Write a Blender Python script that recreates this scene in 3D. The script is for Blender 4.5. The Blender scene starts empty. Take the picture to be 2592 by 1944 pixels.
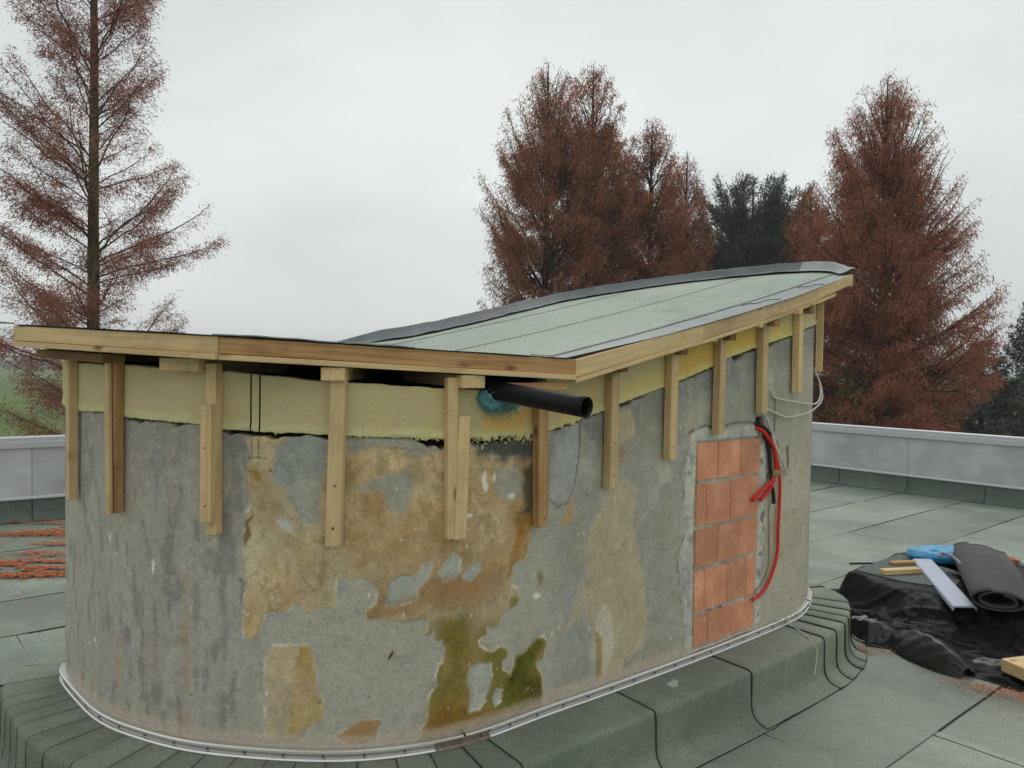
import bpy, bmesh, math, random
import numpy as np
from mathutils import Matrix, Vector
random.seed(7)
rng = np.random.default_rng(11)
SC = bpy.context.scene
COL = SC.collection

# ------------------------------------------------------------------ camera, sky, sun, exposure
EYE = 1.75
cam_d = bpy.data.cameras.new('camera'); cam = bpy.data.objects.new('camera', cam_d); COL.objects.link(cam)
cam_d.sensor_width = 36.0; cam_d.lens = 27.67; cam_d.clip_start = .05; cam_d.clip_end = 4000
_p, _r = math.radians(1.5), math.radians(.8)
_F = Vector((0, math.cos(_p), -math.sin(_p))); _R0 = Vector((1, 0, 0)); _U0 = Vector((0, math.sin(_p), math.cos(_p)))
_R = _R0*math.cos(_r) + _U0*math.sin(_r); _U = _U0*math.cos(_r) - _R0*math.sin(_r)
cam.matrix_world = Matrix(((_R.x, _U.x, -_F.x, 0), (_R.y, _U.y, -_F.y, 0), (_R.z, _U.z, -_F.z, EYE), (0, 0, 0, 1)))
SC.camera = cam

SUN_EL, SUN_AZ = math.radians(55), math.radians(20)      # azimuth from +Y towards +X
world = bpy.data.worlds.new('World'); SC.world = world; world.use_nodes = True
nt = world.node_tree; nt.nodes.clear()
N = nt.nodes.new; LK = nt.links.new
out = N('ShaderNodeOutputWorld'); bg = N('ShaderNodeBackground'); bg.inputs['Strength'].default_value = .1
sky = N('ShaderNodeTexSky'); sky.sky_type = 'NISHITA'; sky.sun_disc = False
sky.sun_elevation = SUN_EL; sky.sun_rotation = SUN_AZ
tc = N('ShaderNodeTexCoord')
mp = N('ShaderNodeMapping'); mp.inputs['Scale'].default_value = (1, 1, 1.6)
no = N('ShaderNodeTexNoise'); no.inputs['Scale'].default_value = 1.5; no.inputs['Detail'].default_value = 4; no.inputs['Roughness'].default_value = .5
no.inputs['Distortion'].default_value = .3
cr = N('ShaderNodeValToRGB')
cr.color_ramp.elements[0].position = .28; cr.color_ramp.elements[0].color = (5.7, 6.15, 6.25, 1)
cr.color_ramp.elements[1].position = .66; cr.color_ramp.elements[1].color = (8.5, 8.85, 8.75, 1)
mx = N('ShaderNodeMix'); mx.data_type = 'RGBA'; mx.inputs[0].default_value = .965
LK(tc.outputs['Generated'], mp.inputs['Vector']); LK(mp.outputs['Vector'], no.inputs['Vector']); LK(no.outputs['Fac'], cr.inputs['Fac'])
LK(sky.outputs['Color'], mx.inputs[6]); LK(cr.outputs['Color'], mx.inputs[7]); LK(mx.outputs[2], bg.inputs['Color'])
LK(bg.outputs['Background'], out.inputs['Surface'])

sun_d = bpy.data.lights.new('sun', 'SUN'); sun_d.energy = 1.0; sun_d.angle = math.radians(40); sun_d.color = (1, .97, .93)
sun = bpy.data.objects.new('sun', sun_d); COL.objects.link(sun)
_sd = Vector((math.sin(SUN_AZ)*math.cos(SUN_EL), math.cos(SUN_AZ)*math.cos(SUN_EL), math.sin(SUN_EL)))
sun.rotation_euler = _sd.to_track_quat('Z', 'Y').to_euler()
SC.view_settings.view_transform = 'Standard'; SC.view_settings.look = 'None'
SC.view_settings.exposure = 0; SC.view_settings.gamma = 1; SC.view_settings.use_curve_mapping = False
SC.cycles.use_denoising = True; SC.cycles.max_bounces = 6

# ------------------------------------------------------------------ helpers
def lin(r, g, b, div=1.0):
    f = lambda c: ((c/255+.055)/1.055)**2.4 if c/255 > .04045 else c/255/12.92
    return (f(r)/div, f(g)/div, f(b)/div)

def _hash(ix, iy, iz, seed):
    h = (ix.astype(np.int64)*374761393 + iy.astype(np.int64)*668265263 + iz.astype(np.int64)*2147483647 + seed*1274126177) & 0xffffffff
    h = ((h ^ (h >> 13))*1274126177) & 0xffffffff
    h = ((h ^ (h >> 16))*2246822519) & 0xffffffff
    return ((h ^ (h >> 15)) & 0xffff)/65535.0
def vn(x, y, z=0., seed=0):
    x, y, z = np.broadcast_arrays(np.asarray(x, float), y, z)
    i, j, k = np.floor(x), np.floor(y), np.floor(z); u, v, w = x-i, y-j, z-k
    u, v, w = u*u*(3-2*u), v*v*(3-2*v), w*w*(3-2*w)
    r = 0
    for a in (0, 1):
        for b in (0, 1):
            for c in (0, 1):
                r = r + _hash(i+a, j+b, k+c, seed)*(u if a else 1-u)*(v if b else 1-v)*(w if c else 1-w)
    return r
def fbm(x, y, z=0., seed=0, oct=4, gain=.5):
    r = 0; a = 1; t = 0
    for o in range(oct):
        f = 2.03**o; r = r + a*vn(np.asarray(x)*f, np.asarray(y)*f, np.asarray(z)*f, seed+o*17); t += a; a *= gain
    return r/t*2-1
def sstep(a, b, x):
    t = np.clip((x-a)/(b-a), 0, 1); return t*t*(3-2*t)

def mesh_np(name, verts, quads=None, tris=None, mats=(), smooth=False, midx=None):
    me = bpy.data.meshes.new(name)
    verts = np.asarray(verts, np.float32).reshape(-1, 3)
    parts = []
    if quads is not None and len(quads): parts.append((np.asarray(quads, np.int32).reshape(-1, 4), 4))
    if tris is not None and len(tris): parts.append((np.asarray(tris, np.int32).reshape(-1, 3), 3))
    loops = np.concatenate([p.ravel() for p, n in parts]); tot = np.concatenate([np.full(len(p), n, np.int32) for p, n in parts])
    me.vertices.add(len(verts)); me.vertices.foreach_set('co', verts.ravel())
    me.loops.add(len(loops)); me.loops.foreach_set('vertex_index', loops)
    me.polygons.add(len(tot)); me.polygons.foreach_set('loop_start', np.r_[0, np.cumsum(tot)[:-1]].astype(np.int32))
    if midx is not None: me.polygons.foreach_set('material_index', np.asarray(midx, np.int32))
    me.polygons.foreach_set('use_smooth', np.full(len(tot), smooth, bool))
    for m in mats: me.materials.append(m)
    me.update(calc_edges=True); me.validate()
    return me

def link(name, me, parent=None):
    o = bpy.data.objects.new(name, me); COL.objects.link(o)
    if parent is not None:
        o.parent = parent; o.matrix_parent_inverse = parent_inv(parent)
    return o
def parent_inv(p):
    M = Matrix.Identity(4); q = p
    ch = []
    while q is not None: ch.append(q); q = q.parent
    for q in reversed(ch): M = M @ q.matrix_parent_inverse @ q.matrix_basis
    return M.inverted()
def tag(o, label=None, cat=None, group=None, kind=None):
    if label: o['label'] = label
    if cat: o['category'] = cat
    if group: o['group'] = group
    if kind: o['kind'] = kind
    return o
def empty(name, loc, label, cat, group=None):
    o = bpy.data.objects.new(name, None); COL.objects.link(o); o.location = loc; o.empty_display_size = .2
    return tag(o, label, cat, group)

def grid_quads(nr, nc, base=0, flip=False, closed=False):
    r = np.arange(nr-1)[:, None]; c = np.arange(nc if closed else nc-1)[None, :]; c2 = (c+1) % nc
    a = base+r*nc+c; b = base+r*nc+c2; d = base+(r+1)*nc+c; e = base+(r+1)*nc+c2
    q = np.stack([a, b, e, d], -1).reshape(-1, 4)
    return q[:, ::-1] if flip else q

def frame(zdir, xhint):
    z = Vector(zdir).normalized(); x = Vector(xhint); x = (x - z*x.dot(z)).normalized(); y = z.cross(x)
    return Matrix(((x.x, y.x, z.x), (x.y, y.y, z.y), (x.z, y.z, z.z)))
def in_frame(name, wverts, faces, zdir, xhint, mat, parent, bevel=.0, origin=None, seg=1):
    """mesh object whose local Z follows the grain"""
    Rm = frame(zdir, xhint); o0 = Vector(origin) if origin is not None else sum((Vector(v) for v in wverts), Vector())/len(wverts)
    Ri = Rm.transposed()
    me = bpy.data.meshes.new(name); me.from_pydata([tuple(Ri @ (Vector(v)-o0)) for v in wverts], [], faces)
    bm = bmesh.new(); bm.from_mesh(me); bmesh.ops.recalc_face_normals(bm, faces=bm.faces)
    if bevel: bmesh.ops.bevel(bm, geom=bm.edges[:], offset=bevel, segments=seg, affect='EDGES')
    bm.to_mesh(me); bm.free(); me.materials.append(mat)
    o = link(name, me, parent); o.matrix_basis = Matrix.Translation(o0) @ Rm.to_4x4()
    return o
BOXF = [(0, 1, 2, 3), (7, 6, 5, 4), (0, 4, 5, 1), (1, 5, 6, 2), (2, 6, 7, 3), (3, 7, 4, 0)]
def beam(name, p0, p1, w, t, xhint, mat, parent=None, bevel=.0025, taper=0):
    """square timber from p0 to p1; w across xhint, t across the other side"""
    p0, p1 = Vector(p0), Vector(p1); Rm = frame(p1-p0, xhint); x = Rm.col[0]*w/2; y = Rm.col[1]*t/2
    vs = [p0-x-y, p0+x-y, p0+x+y, p0-x+y, p1-x-y, p1+x-y, p1+x+y, p1-x+y]
    return in_frame(name, vs, BOXF, p1-p0, xhint, mat, parent, bevel, origin=(p0+p1)/2)

def tube_np(path, rad, n=8, cap=True):
    path = np.asarray(path, float); m = len(path); rad = np.broadcast_to(rad, (m,))
    T = np.gradient(path, axis=0); T /= np.linalg.norm(T, axis=1)[:, None]+1e-12
    ref = np.array([0, 0, 1.]) if abs(T[0, 2]) < .9 else np.array([1., 0, 0])
    u = np.cross(T[0], ref); u /= np.linalg.norm(u); V = []
    a = np.arange(n)*2*np.pi/n
    for i in range(m):
        u = u - T[i]*(u @ T[i]); u /= np.linalg.norm(u)+1e-12; w = np.cross(T[i], u)
        V.append(path[i]+rad[i]*(np.cos(a)[:, None]*u+np.sin(a)[:, None]*w))
    V = np.concatenate(V); Q = grid_quads(m, n, closed=True)
    tr = np.zeros((0, 3), int)
    if cap:
        tr = np.array([(0, i+1, i) for i in range(1, n-1)][::1] + [((m-1)*n, (m-1)*n+i, (m-1)*n+i+1) for i in range(1, n-1)])
    return V, Q, tr
class Acc:
    def __init__(s): s.V = []; s.Q = []; s.T = []; s.n = 0
    def add(s, V, Q=None, T=None):
        if Q is not None and len(Q): s.Q.append(np.asarray(Q)+s.n)
        if T is not None and len(T): s.T.append(np.asarray(T)+s.n)
        s.V.append(np.asarray(V, float)); s.n += len(V)
    def tube(s, path, rad, n=6, cap=True): s.add(*tube_np(path, rad, n, cap))
    def mesh(s, name, mats, smooth=True):
        return mesh_np(name, np.concatenate(s.V), np.concatenate(s.Q) if s.Q else None, np.concatenate(s.T) if s.T else None, mats, smooth)
def catmull(P, k=8):
    P = np.asarray(P, float); P = np.vstack([2*P[0]-P[1], P, 2*P[-1]-P[-2]]); o = []
    for i in range(1, len(P)-2):
        t = np.linspace(0, 1, k, endpoint=False)[:, None]
        a, b, c, d = P[i-1:i+3]
        o.append(.5*(2*b+(c-a)*t+(2*a-5*b+4*c-d)*t**2+(3*b-a-3*c+d)*t**3))
    return np.vstack(o+[P[-2][None]])

# ------------------------------------------------------------------ materials
class M:
    def __init__(s, name, rough=.8, spec=.3, metal=0.):
        s.m = bpy.data.materials.new(name); s.m.use_nodes = True; s.t = s.m.node_tree; s.b = s.t.nodes['Principled BSDF']
        s.b.inputs['Roughness'].default_value = rough; s.b.inputs['Specular IOR Level'].default_value = spec; s.b.inputs['Metallic'].default_value = metal
    def n(s, k, **kw):
        o = s.t.nodes.new(k)
        for a, v in kw.items(): setattr(o, a, v)
        return o
    def l(s, a, b): s.t.links.new(a, b)
    def coord(s, scale=(1, 1, 1), rnd=False, kind='Object'):
        c = s.n('ShaderNodeTexCoord'); mp = s.n('ShaderNodeMapping'); mp.inputs['Scale'].default_value = scale
        src = c.outputs[kind]
        if rnd:
            oi = s.n('ShaderNodeObjectInfo'); ml = s.n('ShaderNodeMath', operation='MULTIPLY'); ml.inputs[1].default_value = 37.
            s.l(oi.outputs['Random'], ml.inputs[0]); ad = s.n('ShaderNodeVectorMath', operation='ADD')
            s.l(src, ad.inputs[0]); s.l(ml.outputs[0], ad.inputs[1]); src = ad.outputs[0]
        s.l(src, mp.inputs['Vector']); return mp.outputs['Vector']
    def noise(s, vec, scale, detail=4, rough=.55, dist=0.):
        n = s.n('ShaderNodeTexNoise'); n.inputs['Scale'].default_value = scale; n.inputs['Detail'].default_value = detail
        n.inputs['Roughness'].default_value = rough; n.inputs['Distortion'].default_value = dist
        s.l(vec, n.inputs['Vector']); return n.outputs['Fac']
    def ramp(s, fac, stops):
        r = s.n('ShaderNodeValToRGB'); e = r.color_ramp.elements
        while len(e) < len(stops): e.new(.5)
        for q, (p, c) in zip(e, stops): q.position = p; q.color = (c[0], c[1], c[2], 1) if hasattr(c, '__len__') else (c, c, c, 1)
        s.l(fac, r.inputs['Fac']); return r.outputs['Color']
    def mix(s, fac, a, b, mode='MIX'):
        m = s.n('ShaderNodeMix', data_type='RGBA', blend_type=mode)
        for v, i in ((fac, 0), (a, 6), (b, 7)):
            if hasattr(v, 'is_linked'): s.l(v, m.inputs[i])
            elif i == 0: m.inputs[0].default_value = v
            else: m.inputs[i].default_value = (v[0], v[1], v[2], 1)
        return m.outputs[2]
    def objvar(s, col, lo=.88, hi=1.12):
        oi = s.n('ShaderNodeObjectInfo'); mr = s.n('ShaderNodeMapRange'); mr.inputs['To Min'].default_value = lo; mr.inputs['To Max'].default_value = hi
        s.l(oi.outputs['Random'], mr.inputs['Value']); hs = s.n('ShaderNodeHueSaturation'); s.l(mr.outputs[0], hs.inputs['Value'])
        s.l(col, hs.inputs['Color']); return hs.outputs['Color']
    def color(s, c):
        if hasattr(c, 'is_linked'): s.l(c, s.b.inputs['Base Color'])
        else: s.b.inputs['Base Color'].default_value = (c[0], c[1], c[2], 1)
        return s
    def bump(s, h, strength=.3, dist=.004):
        b = s.n('ShaderNodeBump'); b.inputs['Strength'].default_value = strength; b.inputs['Distance'].default_value = dist
        s.l(h, b.inputs['Height']); s.l(b.outputs['Normal'], s.b.inputs['Normal']); return s

def felt_mat(name, c0, c1, c2, rough=.8, var=.1, gs=150):
    m = M(name, rough, .35); v = m.coord()
    big = m.noise(v, 1.3, 5, .6); fine = m.noise(v, gs, 3, .7); mid = m.noise(v, 14, 5, .65)
    col = m.ramp(big, [(.3, c0), (.5, c1), (.7, c2)])
    col = m.mix(m.ramp(mid, [(.35, .30), (.7, 0.)]), col, tuple(x*.55 for x in c1))
    st = m.noise(v, 2.6, 6, .68, .4); col = m.mix(m.ramp(st, [(.54, 0.), (.62, .34), (.75, .42)]), col, tuple(x*.6 for x in c1)); pl = m.noise(v, .8, 4, .55, .6)
    col = m.mix(m.ramp(pl, [(.52, 0.), (.57, .22)]), col, tuple(x*1.25 for x in c2))
    col = m.mix(.75, col, m.ramp(fine, [(.25, .35), (.5, 1.), (.75, 1.55)]), 'MULTIPLY')
    col = m.objvar(col, 1-var, 1+var); m.color(col); m.bump(fine, .5, .003); return m.m
def wood_mat(name, base, dark, knot):
    m = M(name, .72, .25); v = m.coord((1, 1, 1), True)
    mp = m.n('ShaderNodeMapping'); mp.inputs['Scale'].default_value = (38, 38, 1.6); m.l(v, mp.inputs['Vector'])
    g = m.noise(mp.outputs[0], 1.6, 4, .6, .6)
    mp2 = m.n('ShaderNodeMapping'); mp2.inputs['Scale'].default_value = (6, 6, 1.1); m.l(v, mp2.inputs['Vector'])
    big = m.noise(mp2.outputs[0], 1.3, 3, .5)
    vor = m.n('ShaderNodeTexVoronoi'); mp3 = m.n('ShaderNodeMapping'); mp3.inputs['Scale'].default_value = (9, 9, 4.2); m.l(v, mp3.inputs['Vector']); m.l(mp3.outputs[0], vor.inputs['Vector'])
    vor.inputs['Scale'].default_value = 1.; 
    col = m.ramp(g, [(.3, dark), (.5, base), (.72, tuple(min(1, x*1.15) for x in base))])
    col = m.mix(m.ramp(big, [(.35, .0), (.75, .4)]), col, dark)
    col = m.mix(m.ramp(vor.outputs['Distance'], [(.06, .9), (.16, .0)]), col, knot); sp = m.noise(v, 3.1, 5, .7)
    col = m.mix(m.ramp(sp, [(.50, 0.), (.68, .45)]), col, tuple(x*.55 for x in dark))
    m.color(m.objvar(col, .85, 1.1)); m.bump(g, .25, .002); return m.m
def flat_mat(name, c, rough=.6, spec=.4, metal=0., n=0., scale=20., dark=.6, bump=0., aniso=(1, 1, 1)):
    m = M(name, rough, spec, metal)
    if n:
        f = m.noise(m.coord(aniso), scale, 5, .6)
        m.color(m.mix(m.ramp(f, [(.35, n), (.65, 0.)]), c, tuple(x*dark for x in c)))
        if bump: m.bump(f, bump, .004)
    else: m.color(c)
    return m.m

MAT = {}
MAT['felt'] = felt_mat('green_mineral_felt', lin(108, 117, 106), lin(129, 138, 126), lin(147, 155, 141), .5, .15)
MAT['felt_kerb'] = felt_mat('kerb_mineral_felt', lin(108, 117, 104), lin(127, 135, 120), lin(139, 145, 129), .8, .10)
MAT['felt_roof'] = felt_mat('pale_mineral_felt', lin(148, 160, 148), lin(158, 169, 156), lin(168, 177, 164), .8, .04, 105)
MAT['felt_strip'] = felt_mat('blue_grey_underlay', lin(140, 147, 145), lin(160, 166, 163), lin(174, 178, 174), .8, .04)
MAT['felt_dark'] = felt_mat('dark_upstand_felt', lin(70, 76, 80), lin(92, 98, 102), lin(112, 118, 120), .6, .1)
MAT['bitumen'] = flat_mat('bitumen', lin(38, 40, 38), .55, .4)
MAT['wood'] = wood_mat('spruce_timber', lin(224, 195, 147), lin(208, 175, 124), lin(132, 86, 50))
MAT['wood_front'] = wood_mat('reddish_spruce_board', lin(204, 164, 114), lin(168, 116, 74), lin(104, 62, 38))
MAT['wood_dark'] = wood_mat('dark_rafter_timber', lin(158, 122, 80), lin(124, 88, 54), lin(80, 50, 32))
MAT['dark_void'] = flat_mat('dark_cavity', lin(40, 38, 35), .95, .1)
MAT['alu'] = flat_mat('aluminium_bar', lin(226, 224, 220), .30, .5, .92, .35, 60, .8)
MAT['black_pipe'] = flat_mat('black_plastic_pipe', lin(15, 15, 17), .42, .22, 0, .4, 40, 1.6)
MAT['screw'] = flat_mat('screw_steel', lin(120, 116, 110), .4, .5, .7)
# ------------------------------------------------------------------ plan of the hut
CTRL = [(-1.30,4.06),(-1.75,4.07),(-2.02,3.97),(-2.125,3.78),(-2.09,3.60),(-1.902,3.39),(-1.70,3.18),(-1.558,3.075),(-1.319,2.96),(-1.18,2.912),(-1.01,2.882),(-.836,2.861),(-.70,2.855),(-.563,2.859),(-.42,2.892),(-.258,2.947),(-.12,3.02),(.0,3.12),(.18,3.275),(.38,3.43),(.60,3.61),(.83,3.80),(1.06,3.995),(1.30,4.205),(1.555,4.435),(1.72,4.60),(1.86,4.82),(1.96,5.04),(1.985,5.18),(1.90,5.32),(1.65,5.43),(1.30,5.50),(.95,5.48),(.55,5.20),(.15,4.82),(-.25,4.40),(-.75,4.12)]
def smooth_closed(ctrl, sig, step=.01):
    P = np.array(ctrl+[ctrl[0]], float); d = np.r_[0, np.cumsum(np.hypot(*np.diff(P, axis=0).T))]
    n = int(d[-1]/step); t = np.arange(n)*d[-1]/n
    Q = np.stack([np.interp(t, d, P[:, i]) for i in (0, 1)], 1)
    G = np.exp(-2*(np.pi*np.fft.fftfreq(n, d[-1]/n)*sig)**2)
    return np.stack([np.fft.ifft(np.fft.fft(Q[:, i])*G).real for i in (0, 1)], 1)
def offs(Q, d):
    T = np.roll(Q, -1, 0)-np.roll(Q, 1, 0); T /= np.linalg.norm(T, axis=1)[:, None]
    return Q+np.stack([T[:, 1], -T[:, 0]], 1)*d
BAR = smooth_closed(CTRL, .07); WALL = offs(BAR, -.025)
WS = np.r_[0, np.cumsum(np.hypot(*(np.roll(WALL, -1, 0)-WALL).T))]; WL = WS[-1]; _WP = np.r_[WALL, WALL[:1]]
def wpos(s):
    s = np.asarray(s, float) % WL
    return np.stack([np.interp(s, WS, _WP[:, i]) for i in (0, 1)], -1)
def wtan(s):
    t = wpos(np.asarray(s)+.02)-wpos(np.asarray(s)-.02); return t/np.linalg.norm(t, axis=-1, keepdims=True)
def wnor(s):
    t = wtan(s); return np.stack([t[..., 1], -t[..., 0]], -1)
def wp3(s, z, o=0.):
    """point on the wall: arc length s, height z, o metres proud of it"""
    s, z, o = np.broadcast_arrays(np.asarray(s, float), z, o)
    return np.concatenate([wpos(s)+wnor(s)*o[..., None], z[..., None]], -1)

# roof surface: one plane rising along the right eave, folding at the front corner
EA = np.array([.249, 3.07, 1.772]); EB = np.array([2.12, 4.93, 2.337]); ED = np.array([-1.001, 2.68, 1.830]); EC = np.array([-1.962, 3.10, 1.877])
_e = (EB-EA)[:2]; EL = np.linalg.norm(_e); _e /= EL; _nn = np.array([-_e[1], _e[0]]); _sl = (EB-EA)[2]/EL
def roof_st(x, y): dx, dy = np.asarray(x)-EA[0], np.asarray(y)-EA[1]; return dx*_e[0]+dy*_e[1], dx*_nn[0]+dy*_nn[1]
def roof_xy(s, t): return EA[0]+s*_e[0]+t*_nn[0], EA[1]+s*_e[1]+t*_nn[1]
def roof_z(x, y):
    s, t = roof_st(x, y)
    return EA[2]+.03*t+np.where(s > 0, _sl*s-.0103*s*(EL-s), -.036*s)
_st = lambda s, t: tuple(roof_xy(s, t))
EAVE = [tuple(EA[:2]), _st(.9, -.012), _st(1.45, -.022), _st(2.1, -.016), tuple(EB[:2]), (2.135, 5.09), (2.06, 5.31), (1.80, 5.52), (1.50, 5.63), (1.15, 5.69), (.69, 5.64), (.27, 5.43), (-.08, 5.03), (-.36, 4.67), (-.64, 4.38), (-1.10, 4.22), (-1.75, 4.14), (-2.12, 3.99), (-2.16, 3.72), (-2.08, 3.36), tuple(EC[:2]), tuple(ED[:2])]
EAVE_ST = np.array([roof_st(*p) for p in EAVE])
def eave_span(t, left=False):
    P = EAVE_ST; x = []
    for i in range(len(P)):
        a, b = P[i], P[(i+1) % len(P)]
        if (a[1]-t)*(b[1]-t) < 0 or a[1] == t: x.append(a[0]+(b[0]-a[0])*((t-a[1])/(b[1]-a[1]) if b[1] != a[1] else 0))
    x.sort()
    if left: return (x[0], min(FOLD, x[1])) if len(x) > 1 and x[0] < FOLD-.02 else None
    return (max(FOLD, x[-2]), x[-1]) if len(x) > 1 and x[-1] > FOLD else None
FOLD = -.12
TMAXL = EAVE_ST[:, 1].max(); TMIN = EAVE_ST[:, 1].min(); TMAX = max(t for s, t in EAVE_ST if s > FOLD)

HUT = empty('roof_hut', (0, 3.9, .27), 'weathered plastered hut with rounded walls and a sloping felt roof on timber battens', 'hut')

# ------------------------------------------------------------------ roof deck, field
def ground_sheet():
    m = M('meadow', .95, .1); v = m.coord()
    f = m.noise(v, .05, 5, .6); g = m.noise(v, 2.5, 4, .7)
    c = m.ramp(f, [(.3, lin(84, 108, 50)), (.55, lin(98, 120, 58)), (.75, lin(114, 128, 70))])
    c = m.mix(m.ramp(g, [(.35, .45), (.65, 0.)]), c, lin(60, 72, 40)); m.color(c)
    S = 1500
    o = link('field', mesh_np('field', [(-S, -S, -5), (S, -S, -5), (S, S, -5), (-S, S, -5)], [(0, 1, 2, 3)], mats=[m.m])); tag(o, kind='structure')
    # a straight farm track crossing the meadow
    t = flat_mat('track_soil', lin(74, 84, 52), .95, .1, 0, .6, 3.)
    o = link('path', mesh_np('path', [(-120, 27.6, -4.99), (-6, 29.6, -4.99), (-6, 30.4, -4.99), (-120, 28.4, -4.99)], [(0, 1, 2, 3)], mats=[t])); tag(o, kind='structure')
ground_sheet()

CORNER = np.array([3.05, 14.15]); DL = np.array([-1.41, -1.0])/np.hypot(1.41, 1); DR = np.array([1.83, -2.2])/np.hypot(1.83, 2.2)
PL = CORNER+DL*16; PR = CORNER+DR*13
_NL = np.array([1., -1.41])/np.hypot(1, 1.41); _NR = -np.array([2.2, 1.83])/np.hypot(2.2, 1.83)
def deck():
    out2 = [tuple(CORNER+np.array([.05, .5])), tuple(PL-_NL*.4), (PL[0]-1.5, -7), (PR[0]+1.5, -7), tuple(PR-_NR*.4)]
    n = len(out2); V = [(x, y, -.012) for x, y in out2]+[(x, y, -5) for x, y in out2]
    me = bpy.data.meshes.new('roof_deck'); me.from_pydata(V, [], [tuple(range(n))]+[(i, i+n, (i+1) % n+n, (i+1) % n) for i in range(n)])
    me.materials.append(MAT['bitumen']); o = link('roof_deck', me); tag(o, kind='structure')
    bm = bmesh.new(); bm.from_mesh(me); bmesh.ops.recalc_face_normals(bm, faces=bm.faces); bm.to_mesh(me); bm.free()
    return o
DECK = deck()
_du = np.array([.763, .646]); _dn = np.array([.646, -.763])        # along and across the felt sheets
def in_deck(p):
    return (p-CORNER) @ _NL > .05 and (p-CORNER) @ _NR > .05
def felt_sheets():
    beads = Acc(); sheet_k = 0
    cuts = {-4.04: [7.28, 10.2], -1.52: [3.32], -.68: [3.95], -3.20: [5.6, 8.1, 10.6], -4.88: [8.3, 9.9, 12.0], -5.72: [9.2, 11.0], -2.36: [6.6, 8.9]}
    hut_c = np.array([0, 4.2])
    W0 = -1.52-.84*13
    for k in range(0, 22):
        w0 = W0+.84*k; w1 = w0+.84
        # extent along u inside the parapet
        us = np.arange(-14, 22, .05); ok = []
        for u in us:
            a = u*_du+w0*_dn; b = u*_du+w1*_dn
            ok.append(in_deck((a+b)/2) and (a[1]+b[1])/2 > -5)
        ok = np.array(ok)
        if not ok.any(): continue
        u0, u1 = us[ok].min()-.6, us[ok].max()+.6
        r = random.Random(100+k); key = [c for c in cuts if abs(c-w1) < .02]; cl = list(cuts[key[0]]) if key else []
        p = u0+r.uniform(1.2, 4.2); 
        while p < u1-.8:
            if all(abs(p-c) > 1.3 for c in cl): cl.append(p)
            p += r.uniform(3.2, 5.2)
        cl = [u0]+sorted(cl)+[u1]
        for j in range(len(cl)-1):
            a, b = cl[j], cl[j+1]
            us_ = np.linspace(a-.004, b+.06, max(4, int((b-a)/.25))); ws = np.linspace(w0-.05, w1, 6)
            U, Wv = np.meshgrid(us_, ws)
            wob = .008*fbm(U*1.3, Wv*0+k, 0, 3, 3); Wq = Wv+np.where(Wv == Wv.max(), wob, 0)
            # high edge laps over the neighbour; both ends feathered
            z = .001+.005*np.clip((Wv-w0)/.84, 0, 1)+.004*np.clip((U-a)/max(.5, b-a), 0, 1)+.004*fbm(U*.9, Wv*1.7, 0, 5, 3)*(1-np.abs((Wv-w0)/.84*2-1))
            z = np.maximum(z, .0005)
            X = U*_du[0]+Wq*_dn[0]; Y = U*_du[1]+Wq*_dn[1]
            top = np.stack([X, Y, z], -1).reshape(-1, 3); nr, nc = U.shape
            bot = top-np.array([0, 0, .006]); Vv = np.r_[top, bot]
            q = [grid_quads(nr, nc)]; rim = np.r_[np.arange(nc), np.arange(1, nr)*nc+nc-1, (nr-1)*nc+np.arange(nc-2, -1, -1), np.arange(nr-2, 0, -1)*nc]
            rr = np.roll(rim, -1); q.append(np.stack([rim, rr, rr+nr*nc, rim+nr*nc], -1))
            me = mesh_np('felt_sheet', Vv, np.concatenate(q)[:, ::-1], mats=[MAT['felt'], MAT['bitumen']], midx=[0]*len(q[0])+[1]*len(q[1]))
            link('felt_sheet', me, DECK)
            # dark bead of bitumen squeezed out along the lap
            n_ = max(6, int((b-a)/.06)); uu = np.linspace(a, b, n_); off = .004*fbm(uu*3, 0*uu+k, 0, 9, 3)
            pth = np.stack([uu*_du[0]+(w1+.002+off)*_dn[0], uu*_du[1]+(w1+.002+off)*_dn[1], .003+0*uu], -1)
            dist = np.hypot(*(pth.mean(0)[:2]))
            beads.tube(pth, (.0035+.0035*np.clip(vn(uu*4, 0, 0, 12+k)-.2, 0, 1))*.75, 4)
            if j:
                ww = np.linspace(w0, w1, 16); of = .004*fbm(ww*5, 0*ww+k, 0, 19, 3)
                pth = np.stack([(a+of)*_du[0]+ww*_dn[0], (a+of)*_du[1]+ww*_dn[1], .004+0*ww], -1); beads.tube(pth, .0044, 4)
    o = link('bitumen_seam', beads.mesh('bitumen_seam', [MAT['bitumen']]), DECK); tag(o, kind='stuff')
felt_sheets()

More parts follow.
